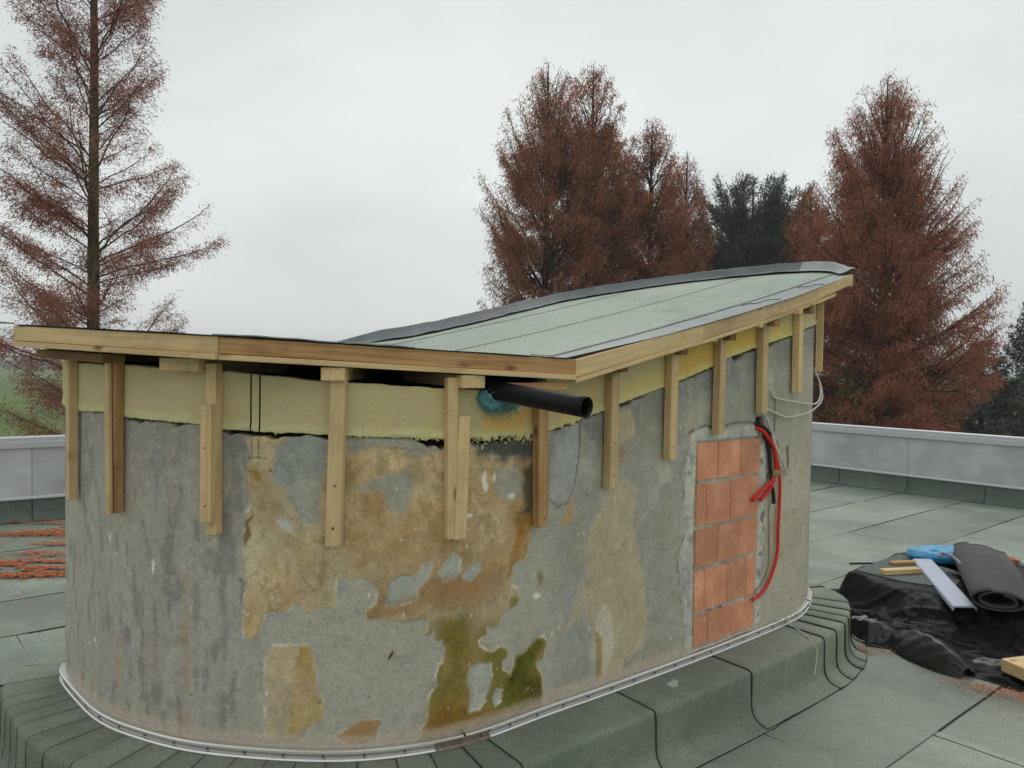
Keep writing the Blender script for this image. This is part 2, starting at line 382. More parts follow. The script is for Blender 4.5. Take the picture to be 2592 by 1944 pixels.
# ------------------------------------------------------------------ parapets
def panel_mat():
    m = M('mottled_sheet_metal', .55, .4, .15); v = m.coord((1, 1, 1)); f = m.noise(v, 1.6, 2, .5, .2); g = m.noise(m.coord((1, 1, 1.8)), 2.8, 1.5, .5)
    c = m.ramp(f, [(.3, lin(176, 178, 178)), (.55, lin(192, 194, 194)), (.72, lin(204, 208, 208))])
    c = m.mix(m.ramp(g, [(.50, 0.), (.66, .32)]), c, lin(222, 228, 226)); m.color(m.objvar(c, .95, 1.05)); return m.m
MAT['panel'] = panel_mat(); MAT['cap'] = flat_mat('pale_aluminium_cap', lin(196, 198, 200), .45, .5, .3, .2, 8, .9)
MAT['felt_wall'] = felt_mat('parapet_felt', lin(84, 98, 90), lin(100, 112, 102), lin(112, 122, 110), .8, .06)
def parapet(name, P0, D, L, Nin, label, seed):
    root = empty(name, (P0[0], P0[1], 0), label, 'parapet')
    def sw(nm, prof, a, b, mat, zj=0):        # prof: (inwards, height)
        p = np.array(prof, float); V = []
        for u in (a, b): V.append(np.concatenate([(P0+D*u)[None]+Nin[None]*p[:, :1], p[:, 1:2]+zj], 1))
        k = len(p); V = np.concatenate(V); V2 = V.copy()
        q = grid_quads(2, k, closed=True); cap = [tuple(range(k)), tuple(range(2*k-1, k-1, -1))]
        me = bpy.data.meshes.new(nm); me.from_pydata([tuple(v) for v in V], [], [tuple(x) for x in q]+cap); me.materials.append(mat)
        bm = bmesh.new(); bm.from_mesh(me); bmesh.ops.recalc_face_normals(bm, faces=bm.faces); bm.to_mesh(me); bm.free()
        return link(nm, me, root)
    r = random.Random(seed)
    sw('parapet_core', [(-.02, 0), (-.02, .80), (-.24, .80), (-.24, -.3), (-.02, -.3)], 0, L, MAT['dark_void'])
    u = 0; i = 0
    while u < L-.01:
        e = min(L, u+2.0); sw('metal_panel', [(.012+.002*(i % 2), .265), (.012+.002*(i % 2), .815), (-.015, .815), (-.015, .265)], u+.002, e-.002, MAT['panel']); u = e; i += 1
    sw('drip_edge', [(.018, .245), (.036, .236), (.036, .250), (.018, .268)], 0, L, MAT['cap'])
    u = 0; i = 0
    while u < L-.01:
        e = min(L, u+3.1); k = .001*(i % 2)
        sw('cap_profile', [(.05+k, .785), (.05+k, .845), (.035+k, .850), (.035+k, .892), (.0, .900), (-.27, .885), (-.28, .80), (-.25, .80), (-.25, .87), (.02, .87), (.02, .785)], u+.002, e-.002, MAT['cap']); u = e; i += 1
    bead = Acc(); u = 0
    while u < L-.01:
        e = min(L, u+1.0); sw('upstand_felt', [(-.015, .262), (.012, .262), (.018, .10), (.034, .045), (.07, .018), (.12, .010), (.12, 0), (-.015, 0)], u, e-.003, MAT['felt_wall'], r.uniform(0, .002))
        pr = np.array([(.014, .25), (.021, .10), (.038, .047), (.074, .021), (.12, .013)]); 
        pth = np.concatenate([(P0+D*e)[None]+Nin[None]*pr[:, :1], pr[:, 1:]], 1); bead.tube(pth, .0045, 4); u = e
    uu = np.linspace(0, L, int(L/.1)); pth = np.stack([(P0+D*x)+Nin*(.123+.004*(r.random()-.5)) for x in uu]); bead.tube(np.c_[pth, np.full(len(pth), .006)], .0045, 4)
    tag(link('bitumen_seam', bead.mesh('bitumen_seam', [MAT['bitumen']]), root), kind='stuff')
parapet('parapet', CORNER, DL, 16, _NL, 'metal clad roof parapet at the left, behind the orange debris and the green meadow edge', 3)
parapet('parapet', CORNER, DR, 13, _NR, 'long mottled metal parapet at the right, in front of the rust red tree', 4)
# ------------------------------------------------------------------ hut wall: plaster with peeling layers, positions in wall metres (s, z)
FB_S = [0, 1.282, 1.392, 1.691, 1.809, 2.204, 2.319, 2.690, 2.774, 3.138, 3.234, 3.560, 3.663, 3.960, 4.387, 4.758, 4.868, 5.163, 5.279, 5.568, 5.715, 6.154, 8.0, WL]
FB_Z = [1.62, 1.52, 1.526, 1.532, 1.524, 1.509, 1.491, 1.481, 1.478, 1.465, 1.462, 1.464, 1.475, 1.551, 1.652, 1.754, 1.792, 1.858, 1.884, 1.946, 1.981, 2.037, 2.1, 1.62]
FT_S = [1.0, 1.392, 1.823, 2.109, 2.318, 2.689, 2.773, 3.136, 3.294, 3.56]
FT_Z = [1.74, 1.728, 1.725, 1.711, 1.709, 1.676, 1.674, 1.653, 1.649, 1.655]
def foam_bot(s): return np.interp(s, FB_S, FB_Z)
def foam_top(s):
    s = np.asarray(s, float); p = wpos(s); r = roof_z(p[..., 0], p[..., 1])-.045
    return np.where((s > 3.62) | (s < 1.2), r, np.minimum(np.interp(s, FT_S, FT_Z), r))
POLY = dict(
 tan=[(2.411,1.394),(2.403,1.463),(2.482,1.482),(2.69,1.469),(2.791,1.461),(2.96,1.46),(3.138,1.448),(3.235,1.427),(3.343,1.376),(3.461,1.377),(3.562,1.361),(3.567,1.092),(3.543,.999),(3.531,.963),(3.561,.961),(3.461,.938),(3.438,.873),(3.488,.84),(3.513,.797),(3.48,.791),(3.464,.769),(3.416,.753),(3.401,.706),(3.332,.708),(3.332,.683),(3.289,.662),(3.296,.642),(3.364,.606),(3.41,.621),(3.443,.604),(3.435,.568),(3.416,.56),(3.416,.529),(3.453,.495),(3.477,.546),(3.543,.582),(3.602,.614),(3.636,.606),(3.654,.583),(3.63,.51),(3.591,.509),(3.596,.486),(3.626,.459),(3.636,.411),(3.641,.377),(3.642,.318),(3.573,.317),(3.472,.32),(3.331,.316),(3.192,.325),(3.045,.322),(3.047,.357),(3.08,.381),(3.091,.456),(3.094,.497),(3.121,.517),(3.111,.554),(3.12,.594),(3.135,.61),(3.144,.662),(3.134,.696),(3.109,.693),(3.106,.743),(3.088,.716),(3.067,.718),(3.082,.758),(3.063,.783),(3.016,.782),(2.947,.782),(2.913,.79),(2.845,.799),(2.856,.839),(2.884,.86),(2.892,.9),(2.883,.924),(2.844,.948),(2.766,.955),(2.735,.95),(2.733,.847),(2.665,.838),(2.661,.829),(2.627,.816),(2.592,.859),(2.557,.826),(2.468,.819),(2.46,.767),(2.424,.704),(2.391,.714),(2.387,.849),(2.395,.919),(2.391,1.04),(2.387,1.092),(2.394,1.178),(2.421,1.214),(2.411,1.3)],
 h1=[(2.934,.932),(2.974,.959),(3.015,.95),(3.026,.938),(3.061,.988),(3.094,.997),(3.085,.951),(3.062,.918),(3.038,.902),(3.039,.855),(3.004,.85),(2.947,.839),(2.912,.842),(2.923,.875)],
 h2=[(3.14,.975),(3.177,1.019),(3.209,.992),(3.21,.938),(3.178,.918),(3.14,.916),(3.122,.953)],
 h3=[(3.217,.931),(3.25,.957),(3.291,.976),(3.295,.939),(3.264,.901),(3.224,.912)],
 h4=[(3.262,.57),(3.29,.582),(3.357,.559),(3.358,.494),(3.336,.438),(3.3,.391),(3.251,.394),(3.257,.444),(3.246,.495),(3.246,.537)],
 h5=[(3.382,.451),(3.414,.436),(3.407,.395),(3.375,.384),(3.367,.417)],
 h6=[(2.544,1.48),(2.681,1.482),(2.706,1.456),(2.703,1.401),(2.693,1.319),(2.677,1.265),(2.675,1.183),(2.673,1.15),(2.601,1.149),(2.595,1.208),(2.556,1.235),(2.545,1.289),(2.506,1.294),(2.494,1.37),(2.51,1.425),(2.538,1.458)],
 h6b=[(2.506,1.157),(2.546,1.169),(2.574,1.137),(2.563,1.109),(2.529,1.13)],
 h7=[(2.876,1.308),(2.93,1.335),(2.996,1.333),(3.03,1.299),(3.008,1.216),(2.975,1.184),(2.926,1.208),(2.909,1.269),(2.839,1.271),(2.822,1.293)],
 top_gray=[(2.767,1.478),(3.137,1.452),(3.138,1.418),(3.074,1.414),(3.029,1.393),(2.984,1.422),(2.945,1.439),(2.875,1.44),(2.821,1.413),(2.773,1.407)],
 h8=[(3.359,1.343),(3.481,1.334),(3.512,1.264),(3.498,1.209),(3.411,1.201),(3.368,1.249)],
 soot=[(3.242,1.45),(3.554,1.45),(3.571,1.373),(3.511,1.338),(3.451,1.375),(3.408,1.356),(3.338,1.383),(3.273,1.365)],
 streak=[(3.496,1.316),(3.556,1.346),(3.575,1.173),(3.561,1.088),(3.523,1.099),(3.486,1.069),(3.47,1.116),(3.514,1.179)],
 orange=[(3.474,1.142),(3.583,1.13),(3.558,1.076),(3.501,1.014),(3.485,.959),(3.446,.897),(3.422,.882),(3.437,.942),(3.468,1.018)],
 brown1=[(3.039,.89),(3.098,.932),(3.184,.935),(3.251,.897),(3.238,.857),(3.16,.819),(3.039,.844),(2.845,.799),(2.856,.839),(2.912,.842)],
 olive=[(3.13,.77),(3.252,.783),(3.254,.626),(3.242,.568),(3.257,.474),(3.244,.398),(3.166,.343),(3.056,.338),(3.092,.415),(3.121,.517),(3.157,.583),(3.144,.668),(3.124,.741)],
 dolive=[(3.602,.614),(3.637,.587),(3.586,.514),(3.627,.413),(3.633,.327),(3.489,.334),(3.415,.374),(3.421,.478),(3.469,.504),(3.485,.557),(3.543,.582)],
 lowbrown=[(3.068,.36),(3.165,.462),(3.23,.42),(3.251,.385),(3.33,.372),(3.472,.358),(3.633,.32),(3.472,.32),(3.331,.316),(3.192,.325),(3.057,.326)],
 patch_a=[(2.743,.365),(2.793,.399),(2.832,.42),(2.9,.415),(2.897,.392),(2.889,.335),(2.782,.336),(2.748,.354)],
 patch_b=[(2.481,.653),(2.499,.69),(2.554,.699),(2.639,.702),(2.651,.648),(2.664,.552),(2.676,.504),(2.694,.48),(2.689,.414),(2.641,.395),(2.599,.339),(2.483,.327),(2.476,.448),(2.488,.473),(2.469,.538),(2.468,.629)],
 patch_b2=[(2.597,.695),(2.639,.702),(2.651,.648),(2.67,.516),(2.694,.48),(2.689,.414),(2.629,.389),(2.569,.35),(2.574,.465),(2.591,.604)],
 flake=[(2.386,1.147),(2.426,1.176),(2.421,1.165),(2.406,1.142),(2.415,1.098),(2.392,1.059),(2.386,1.091),(2.398,1.12)],
 flake2=[(2.411,1.345),(2.448,1.341),(2.46,1.309),(2.443,1.303),(2.42,1.329)],
 r1=[(4.066,1.536),(4.13,1.547),(4.168,1.508),(4.18,1.431),(4.124,1.408),(4.079,1.385),(4.068,1.461)],
 r1b=[(4.079,1.385),(4.116,1.39),(4.118,1.307),(4.082,1.278)],
 r2=[(3.847,.958),(3.942,1.09),(3.998,1.187),(4.118,1.24),(4.214,1.168),(4.186,1.02),(4.257,.793),(4.296,.567),(4.267,.418),(4.14,.404),(4.11,.346),(3.99,.333),(3.958,.424),(3.956,.508),(3.868,.649),(3.747,.592),(3.838,.736),(3.878,.832)],
 r2b=[(3.938,.572),(3.984,.517),(3.988,.342),(3.953,.338)],
 r3=[(3.747,1.137),(3.802,1.191),(3.796,1.09),(3.757,1.047),(3.732,1.074)],
 mortar=[(3.654,1.443),(3.739,1.486),(3.819,1.513),(3.821,1.387),(3.801,1.221),(3.762,1.165),(3.699,1.154),(3.652,1.182)],
 jamb=[(4.594,1.424),(4.619,1.436),(4.827,1.425),(5.025,1.425),(5.224,1.427),(5.30,1.40),(5.341,1.311),(5.313,1.201),(5.285,1.1),(5.273,1.007),(5.294,.884),(5.251,.761),(5.262,.501),(5.254,.304),(4.64,.30),(4.568,.311),(4.561,.513),(4.505,.753),(4.526,.857),(4.572,.943),(4.528,1.192),(4.555,1.281),(4.583,1.371)],
 opening=[(4.646,1.371),(5.228,1.369),(5.214,1.167),(5.204,.938),(5.204,.725),(5.197,.513),(5.184,.318),(4.638,.324),(4.632,.499),(4.629,.733),(4.625,.936),(4.632,1.152)],
 hole=[(5.174,1.473),(5.253,1.47),(5.255,1.419),(5.175,1.431)],
 slot=[(5.505,1.302),(5.537,1.295),(5.550,1.208),(5.542,1.146),(5.528,1.158)])
def sdf(P, x, z):
    """signed distance (inside positive) of points to polygon P"""
    P = np.array(P); d = np.full(x.shape, 9.); ins = np.zeros(x.shape, bool)
    for i in range(len(P)):
        a, b = P[i], P[(i+1) % len(P)]; ex, ez = b-a; L2 = ex*ex+ez*ez+1e-12
        t = np.clip(((x-a[0])*ex+(z-a[1])*ez)/L2, 0, 1); d = np.minimum(d, (x-a[0]-t*ex)**2+(z-a[1]-t*ez)**2)
        c = (a[1] > z) != (b[1] > z); xi = a[0]+(z-a[1])*ex/(ez if abs(ez) > 1e-9 else 1e-9); ins ^= c & (x < xi)
    return np.where(ins, 1, -1)*np.sqrt(d)
IL = .375           # share of the sky an upright wall here sees; turns a seen grey into a base colour
def build_wall():
    sf = np.arange(1.00, 6.55, .0052); sb = np.r_[np.arange(6.55, WL, .06), np.arange(0, 1.0, .06)]
    S = np.r_[sf, sb]; nc = len(S); NR = 236
    gap = .002+.030*np.clip(fbm(S*9, 0*S, 0, 2, 4)*1.6-.05, 0, .6)+.022*sstep(3.0, 3.06, S)*sstep(3.58, 3.52, S)+.014*sstep(4.9, 5.0, S)+.012*sstep(3.66, 3.7, S)*sstep(3.85, 3.8, S)
    ztop = foam_bot(S)-gap*(.7+.6*vn(S*22, 0, 0, 4))-.006*np.abs(fbm(S*60, 0*S, 0, 6, 3))
    v = np.linspace(0, 1, NR)[:, None]; Z = .26+v*(ztop[None]-.26); SS = np.broadcast_to(S[None], Z.shape)
    x = SS.copy(); z = Z
    n1 = fbm(x*7, z*7, 0, 21, 5, .55); n2 = fbm(x*7+50, z*7, 0, 22, 5, .55)
    jx = x+.012*n1+.005*fbm(x*60, z*60, 0, 23, 3); jz = z+.012*n2+.005*fbm(x*60, z*60, 5, 24, 3)
    big = fbm(x*1.6, z*1.1, 0, 30, 5); streak = fbm(x*14, z*.8, 0, 31, 4); mot = fbm(x*22, z*22, 0, 32, 4); fine = fbm(x*90, z*90, 0, 33, 3, .7)
    col = np.array(lin(119, 116, 105, IL))[None, None]*np.ones(x.shape+(1,))
    def over(a, c):
        nonlocal col
        a = np.clip(a, 0, 1)[..., None]; col = col*(1-a)+np.array(c)*a
    disp = .0035*big+.0018*mot+.0008*fine
    # left, never painted side: darker warm grey with run marks
    lf = sstep(2.52, 2.36, jx+.03*n1)
    over(lf*.8, lin(118, 114, 106, IL)); over(lf*np.clip(streak*1.3, 0, .32), lin(100, 98, 93, IL)); over(lf*np.clip(-streak*1.4-.1, 0, .6), lin(116, 110, 100, IL))
    over(lf*np.clip(fbm(x*9, z*1.3, 7, 35, 4)*2.0-.35, 0, .4), lin(118, 105, 97, IL))
    over(lf*np.clip(fbm(x*26, z*9, 7, 36, 4)*1.6-.2, 0, .5), lin(78, 76, 74, IL))
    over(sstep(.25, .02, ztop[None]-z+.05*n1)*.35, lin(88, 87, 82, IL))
    # right side: soft buff and grey clouds
    rf = sstep(3.6, 3.8, jx)
    over(rf*np.clip(big*2.2, 0, .7), lin(136, 130, 111, IL)); over(rf*np.clip(-big*2.0, 0, .6), lin(100, 102, 97, IL)); b2 = fbm(x*5, z*4, 7, 62, 5); over(rf*np.clip(b2*2-.15, 0, .5), lin(140, 136, 122, IL)); over(rf*np.clip(-b2*2-.2, 0, .5), lin(112, 104, 86, IL))
    over(rf*np.clip(streak*1.2-.15, 0, .45), lin(118, 106, 92, IL)); over(sstep(5.3, 5.7, jx)*.45, lin(122, 114, 98, IL))
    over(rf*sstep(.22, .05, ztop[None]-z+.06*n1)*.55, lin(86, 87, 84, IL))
    over(np.clip(mot*1.2-.25, 0, .4), lin(92, 92, 87, IL)); over(np.clip(-mot*1.2-.25, 0, .35), lin(132, 131, 120, IL))
    MSK = {}
    def lay(name, c, a=1., w=.004, peel=0., jit=1., rim=None, var=.0, c2=None):
        nonlocal disp
        P = np.array(POLY[name]); mg = .06
        cs = np.where((S > P[:, 0].min()-mg) & (S < P[:, 0].max()+mg))[0]
        if not len(cs): return
        sl = np.s_[:, cs[0]:cs[-1]+1]
        X_ = x[sl]+(jx[sl]-x[sl])*jit; Z_ = z[sl]+(jz[sl]-z[sl])*jit
        d = sdf(P, X_, Z_); m = sstep(-w, w, d)
        cc = np.broadcast_to(np.array(c), m.shape+(3,)).copy()
        if c2 is not None:
            k = np.clip(fbm(x[sl]*11, z[sl]*8, 3, len(name)*7+int(P[0, 0]*100) % 50, 4)*1.6+.5, 0, 1)[..., None]; cc = cc*(1-k)+np.array(c2)*k
        if var: cc = cc*(1+var*fbm(x[sl]*30, z[sl]*30, 2, 40, 4))[..., None]
        al = (m*a)[..., None]; col[sl] = col[sl]*(1-al)+cc*al
        if rim is not None:
            e = np.exp(-((d+.002)/.0035)**2)*np.clip(vn(x[sl]*25, z[sl]*25, 0, 44)*1.8-.5, 0, 1)*.75; e = e[..., None]; col[sl] = col[sl]*(1-e)+np.array(rim)*e
        disp[sl] += peel*m
    white = lin(158, 154, 142, IL)
    g1 = lin(116, 117, 108, IL); g2 = lin(124, 124, 114, IL)
    lay('tan', lin(128, 108, 77, IL), 1., .005, .006, 1., white, .30, lin(138, 121, 92, IL))
    lay('patch_b', lin(136, 120, 94, IL), .9, .004, .002, 1., white, .2, lin(124, 112, 92, IL)); lay('patch_b2', lin(118, 97, 56, IL), .9, .010, .001, 1.3, None, .3, lin(128, 110, 78, IL))
    lay('patch_a', lin(116, 92, 62, IL), .95, .004, .002, 1., white, .25)
    # tan blotches inside the upper field
    over(np.clip(sdf(POLY['tan'], jx, jz)/.01, 0, 1)*np.clip(fbm(x*3.6, z*3.6, 1, 59, 5)*2.2-.1, 0, .6), lin(126, 119, 101, IL)); TT = np.clip(sdf(POLY['tan'], jx, jz)/.006, 0, 1); T0 = lambda a, b: TT*sstep(a, b, jz); T = TT*(z > .80)
    over(T*np.clip(fbm(x*6, z*6, 9, 50, 4)*1.8-.1, 0, .65), lin(116, 92, 58, IL)); over(T*np.clip(fbm(x*5, z*4, 4, 51, 4)*1.8-.15, 0, .65), lin(148, 138, 112, IL)); over(T*np.exp(-(fbm(x*8, z*8, 6, 53, 5)/.03)**2)*.4, lin(96, 80, 54, IL))
    over(T*np.clip(fbm(x*20, z*9, 4, 52, 4)*1.6-.35, 0, .5), lin(94, 82, 58, IL))
    lowr = T0(.86, .60)*sstep(3.02, 3.10, jx); over(lowr*.85, lin(99, 83, 42, IL)); over(lowr*np.clip(fbm(x*9, z*3.5, 2, 54, 4)*2+.1, 0, .8), lin(82, 78, 34, IL)); over(lowr*sstep(.50, .34, jz)*np.clip(.9-np.abs(jx-3.12)*5, 0, .8), lin(86, 62, 28, IL))
    midb = TT*np.exp(-((jz-.89)/.10)**2)*sstep(2.75, 2.95, jx)*sstep(3.50, 3.30, jx); over(midb*np.clip(.55+fbm(x*10, z*10, 3, 55, 4), 0, .85), lin(112, 86, 56, IL))
    for h in ('h1', 'h2', 'h3', 'h4', 'h5'): lay(h, g1, 1., .003, -.006, .8, white, .12, g2)
    lay('h6', lin(104, 108, 103, IL), .9, .010, -.001, 1.2, None, .2, lin(112, 112, 103, IL)); lay('h6b', lin(134, 132, 128, IL), .9, .006, 0, 1., None, .1)
    lay('h7', lin(106, 108, 100, IL), .8, .018, -.001, 1.4, None, .2); lay('top_gray', lin(106, 104, 96, IL), .85, .012, 0, 1.3, None, .2)
    lay('h8', lin(114, 112, 102, IL), .85, .016, 0, 1.2, None, .2)
    lay('soot', lin(44, 44, 40, IL), .85, .028, 0, 2., None, .3); lay('streak', lin(56, 48, 36, IL), .88, .020, 0, 1.6, None, .3); lay('orange', lin(112, 82, 40, IL), .85, .012, 0, 1.2, None, .25)
    lay('brown1', lin(108, 84, 56, IL), .65, .022, 0, 1., None, .25); lay('olive', lin(80, 72, 30, IL), .8, .035, 0, 1.8, None, .35, lin(96, 82, 40, IL)); lay('lowbrown', lin(94, 70, 28, IL), .85, .016, 0, 1.2, None, .25)
    lay('dolive', lin(46, 43, 15, IL), .95, .012, .001, 1.2, lin(84, 86, 30, IL), .5, lin(74, 70, 22, IL))
    lay('flake', lin(90, 74, 44, IL), .95, .003, -.004, .4, lin(70, 58, 36, IL)); lay('flake2', lin(112, 88, 48, IL), .9, .004, -.002, .5)
    for h in ('r1', 'r2'): lay(h, lin(132, 122, 96, IL), .72, .016, .0006, 1.6, None, .2, lin(126, 112, 90, IL))
    over(sstep(.02, .0, np.hypot((jx-4.0)/.9, (jz-.52)/2.2)-.06)*.45, lin(150, 144, 130, IL))
    lay('r1b', lin(114, 92, 62, IL), .7, .014, 0, 1.2); lay('r2b', lin(112, 92, 52, IL), .85, .008); lay('r3', lin(128, 106, 70, IL), .8, .01)
    lay('mortar', lin(118, 119, 115, IL), .9, .006, .004, 1., lin(60, 60, 57, IL), .15, lin(104, 106, 103, IL))
    lay('jamb', lin(124, 125, 118, IL), .9, .008, .004, 2.4, lin(52, 48, 40, IL), .25, lin(138, 136, 124, IL))
    jm = sstep(-.01, .01, sdf(POLY['jamb'], jx, jz)); disp += jm*(.006*fbm(x*34, z*34, 0, 56, 4)); pit = jm*sstep(.22, .40, fbm(x*30, z*18, 4, 57, 4))*(.35+.65*sstep(5.22, 5.25, jx)); over(pit*.75, lin(64, 60, 52, IL)); disp -= pit*.008
    lay('opening', lin(126, 124, 116, IL), 1., .004, -.012, .35, None, .25, lin(112, 112, 106, IL)); op = sstep(-.004, .004, sdf(POLY['opening'], x, z)); disp += op*(.0035*fbm(x*40, z*40, 0, 58, 4)-.002)
    lay('hole', lin(36, 33, 30, IL), 1., .004, -.03, .5); lay('slot', lin(70, 58, 46, IL), .85, .004, -.006, .5)
    # cracks
    def crack(pts, wd=.0022, c=lin(44, 42, 38, IL), a=.85):
        nonlocal disp
        p = np.array(pts); d = np.full(x.shape, 9.)
        for i in range(len(p)-1):
            ex, ez = p[i+1]-p[i]; t = np.clip(((jx-p[i][0])*ex+(jz-p[i][1])*ez)/(ex*ex+ez*ez), 0, 1); d = np.minimum(d, np.hypot(jx-p[i][0]-t*ex, jz-p[i][1]-t*ez))
        k = np.exp(-(d/wd)**2)*(.4+.8*vn(x*30, z*30, 1, 61)); over(k*a, c); disp -= .002*np.clip(k, 0, 1)
    crack([(3.825, 1.51), (3.826, 1.38), (3.803, 1.22), (3.765, 1.16), (3.69, 1.147)], .004)
    crack([(4.57, 1.42), (4.70, 1.445), (4.83, 1.432), (4.93, 1.452), (5.10, 1.448), (5.2, 1.44)], .006)
    crack([(2.418, 1.47), (2.416, 1.385)], .002); crack([(2.445, 1.47), (2.44, 1.385)], .002); crack([(2.40, 1.388), (2.47, 1.384)], .002)
    crack([(2.86, 1.44), (3.02, 1.425), (3.1, 1.40)], .002, lin(70, 66, 56, IL)); crack([(4.545, 1.2), (4.51, .9), (4.56, .6), (4.565, .33)], .003, lin(84, 80, 70, IL), .6)
    crack([(2.6, 1.0), (2.63, .93), (2.66, .90)], .002, lin(80, 66, 40, IL)); crack([(3.97, .60), (4.05, .68)], .002, lin(96, 84, 60, IL), .6)
    # pock marks and white flecks
    r = np.random.default_rng(5)
    for i in range(150):
        a, b = r.uniform(1.3, 5.9), r.uniform(.34, 1.45); rad = r.uniform(.002, .0055); dk = r.random() < .5
        cs = np.abs(S-a) < .03; 
        if not cs.any(): continue
        i0, i1 = np.where(cs)[0][[0, -1]]; sl = np.s_[:, i0:i1+1]
        st = 1 if dk else r.uniform(1, 2.6); d = np.hypot(x[sl]-a, (z[sl]-b)/st)+.002*n1[sl]; k = sstep(rad*1.3, rad*.6, d)[..., None]*(.85 if dk else .6)
        col[sl] = col[sl]*(1-k)+np.array(lin(46, 42, 36, IL) if dk else lin(164, 160, 150, IL))*k; disp[sl] -= .0015*k[..., 0] if dk else 0
    for a, b, w_, h_ in [(1.58, .575, .010, .016), (1.52, .55, .008, .005), (3.31, 1.30, .012, .03), (3.32, 1.27, .014, .02), (3.36, 1.30, .006, .02), (3.45, 1.22, .02, .012), (3.24, 1.16, .022, .01), (1.98, .95, .006, .03), (1.72, 1.02, .006, .02), (3.6, .79, .02, .016)]:
        k = sstep(1.2, .7, np.hypot((jx-a)/w_, (jz-b)/h_)); over(k*.8, lin(164, 162, 152, IL))
    # mossy spot below the crack, rust runs at the left, pale mortar fillet over the bar
    over(sstep(1.2, .6, np.hypot((jx-3.47)/.03, (jz-.79)/.022))*.8, lin(84, 84, 34, IL)); over(sstep(1.2, .5, np.hypot((jx-3.62)/.018, (jz-.86)/.035))*.75, lin(92, 82, 44, IL))
    for a, b0, b1, w_ in [(1.56, .34, .53, .018), (1.78, .42, .66, .016), (2.15, .5, .95, .02), (2.13, .34, .42, .03)]:
        over(np.exp(-((jx-a)/w_)**2)*sstep(b0-.03, b0+.02, z)*sstep(b1+.02, b1-.03, z)*.42, lin(124, 98, 80, IL))
    over(sstep(.375, .345, jz+.006*n1)*.55*(S[None] < 4.6), lin(136, 122, 108, IL)); over(sstep(.345, .330, jz)*.5, lin(116, 110, 100, IL))
    col = np.clip(col*(1+.10*fine+.05*mot)[..., None], .01, .9)
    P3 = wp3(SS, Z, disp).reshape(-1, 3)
    # lip along the top, turned inwards, gap shade put into its colour
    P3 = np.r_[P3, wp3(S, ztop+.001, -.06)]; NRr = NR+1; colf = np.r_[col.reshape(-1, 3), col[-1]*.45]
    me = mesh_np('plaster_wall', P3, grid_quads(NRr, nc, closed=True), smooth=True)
    at = me.color_attributes.new('stain_shade', 'FLOAT_COLOR', 'POINT'); at.data.foreach_set('color', np.c_[colf, np.ones(len(colf))].astype(np.float32).ravel())
    m = M('plaster', .88, .2); a = m.n('ShaderNodeAttribute', attribute_name='stain_shade'); v = m.coord()
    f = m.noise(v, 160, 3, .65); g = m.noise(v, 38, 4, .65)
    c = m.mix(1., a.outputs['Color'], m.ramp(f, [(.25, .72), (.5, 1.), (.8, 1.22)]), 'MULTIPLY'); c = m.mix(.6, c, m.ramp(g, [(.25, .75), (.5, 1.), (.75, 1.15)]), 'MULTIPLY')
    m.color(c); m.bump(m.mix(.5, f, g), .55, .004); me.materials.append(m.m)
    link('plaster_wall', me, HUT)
    # inner leaf behind the wall, coloured near black as shade in the gaps
    s2 = np.linspace(0, WL, 160, endpoint=False); ft = foam_top(s2)-.006
    Vi = np.r_[wp3(s2, 0*s2+.02, -.055), wp3(s2, ft, -.055), wp3(s2, ft, -.14), wp3(s2, 0*s2+.02, -.14)]
    link('inner_wall', mesh_np('inner_wall', Vi, grid_quads(4, len(s2), closed=True), mats=[MAT['dark_void']]), HUT)
build_wall()

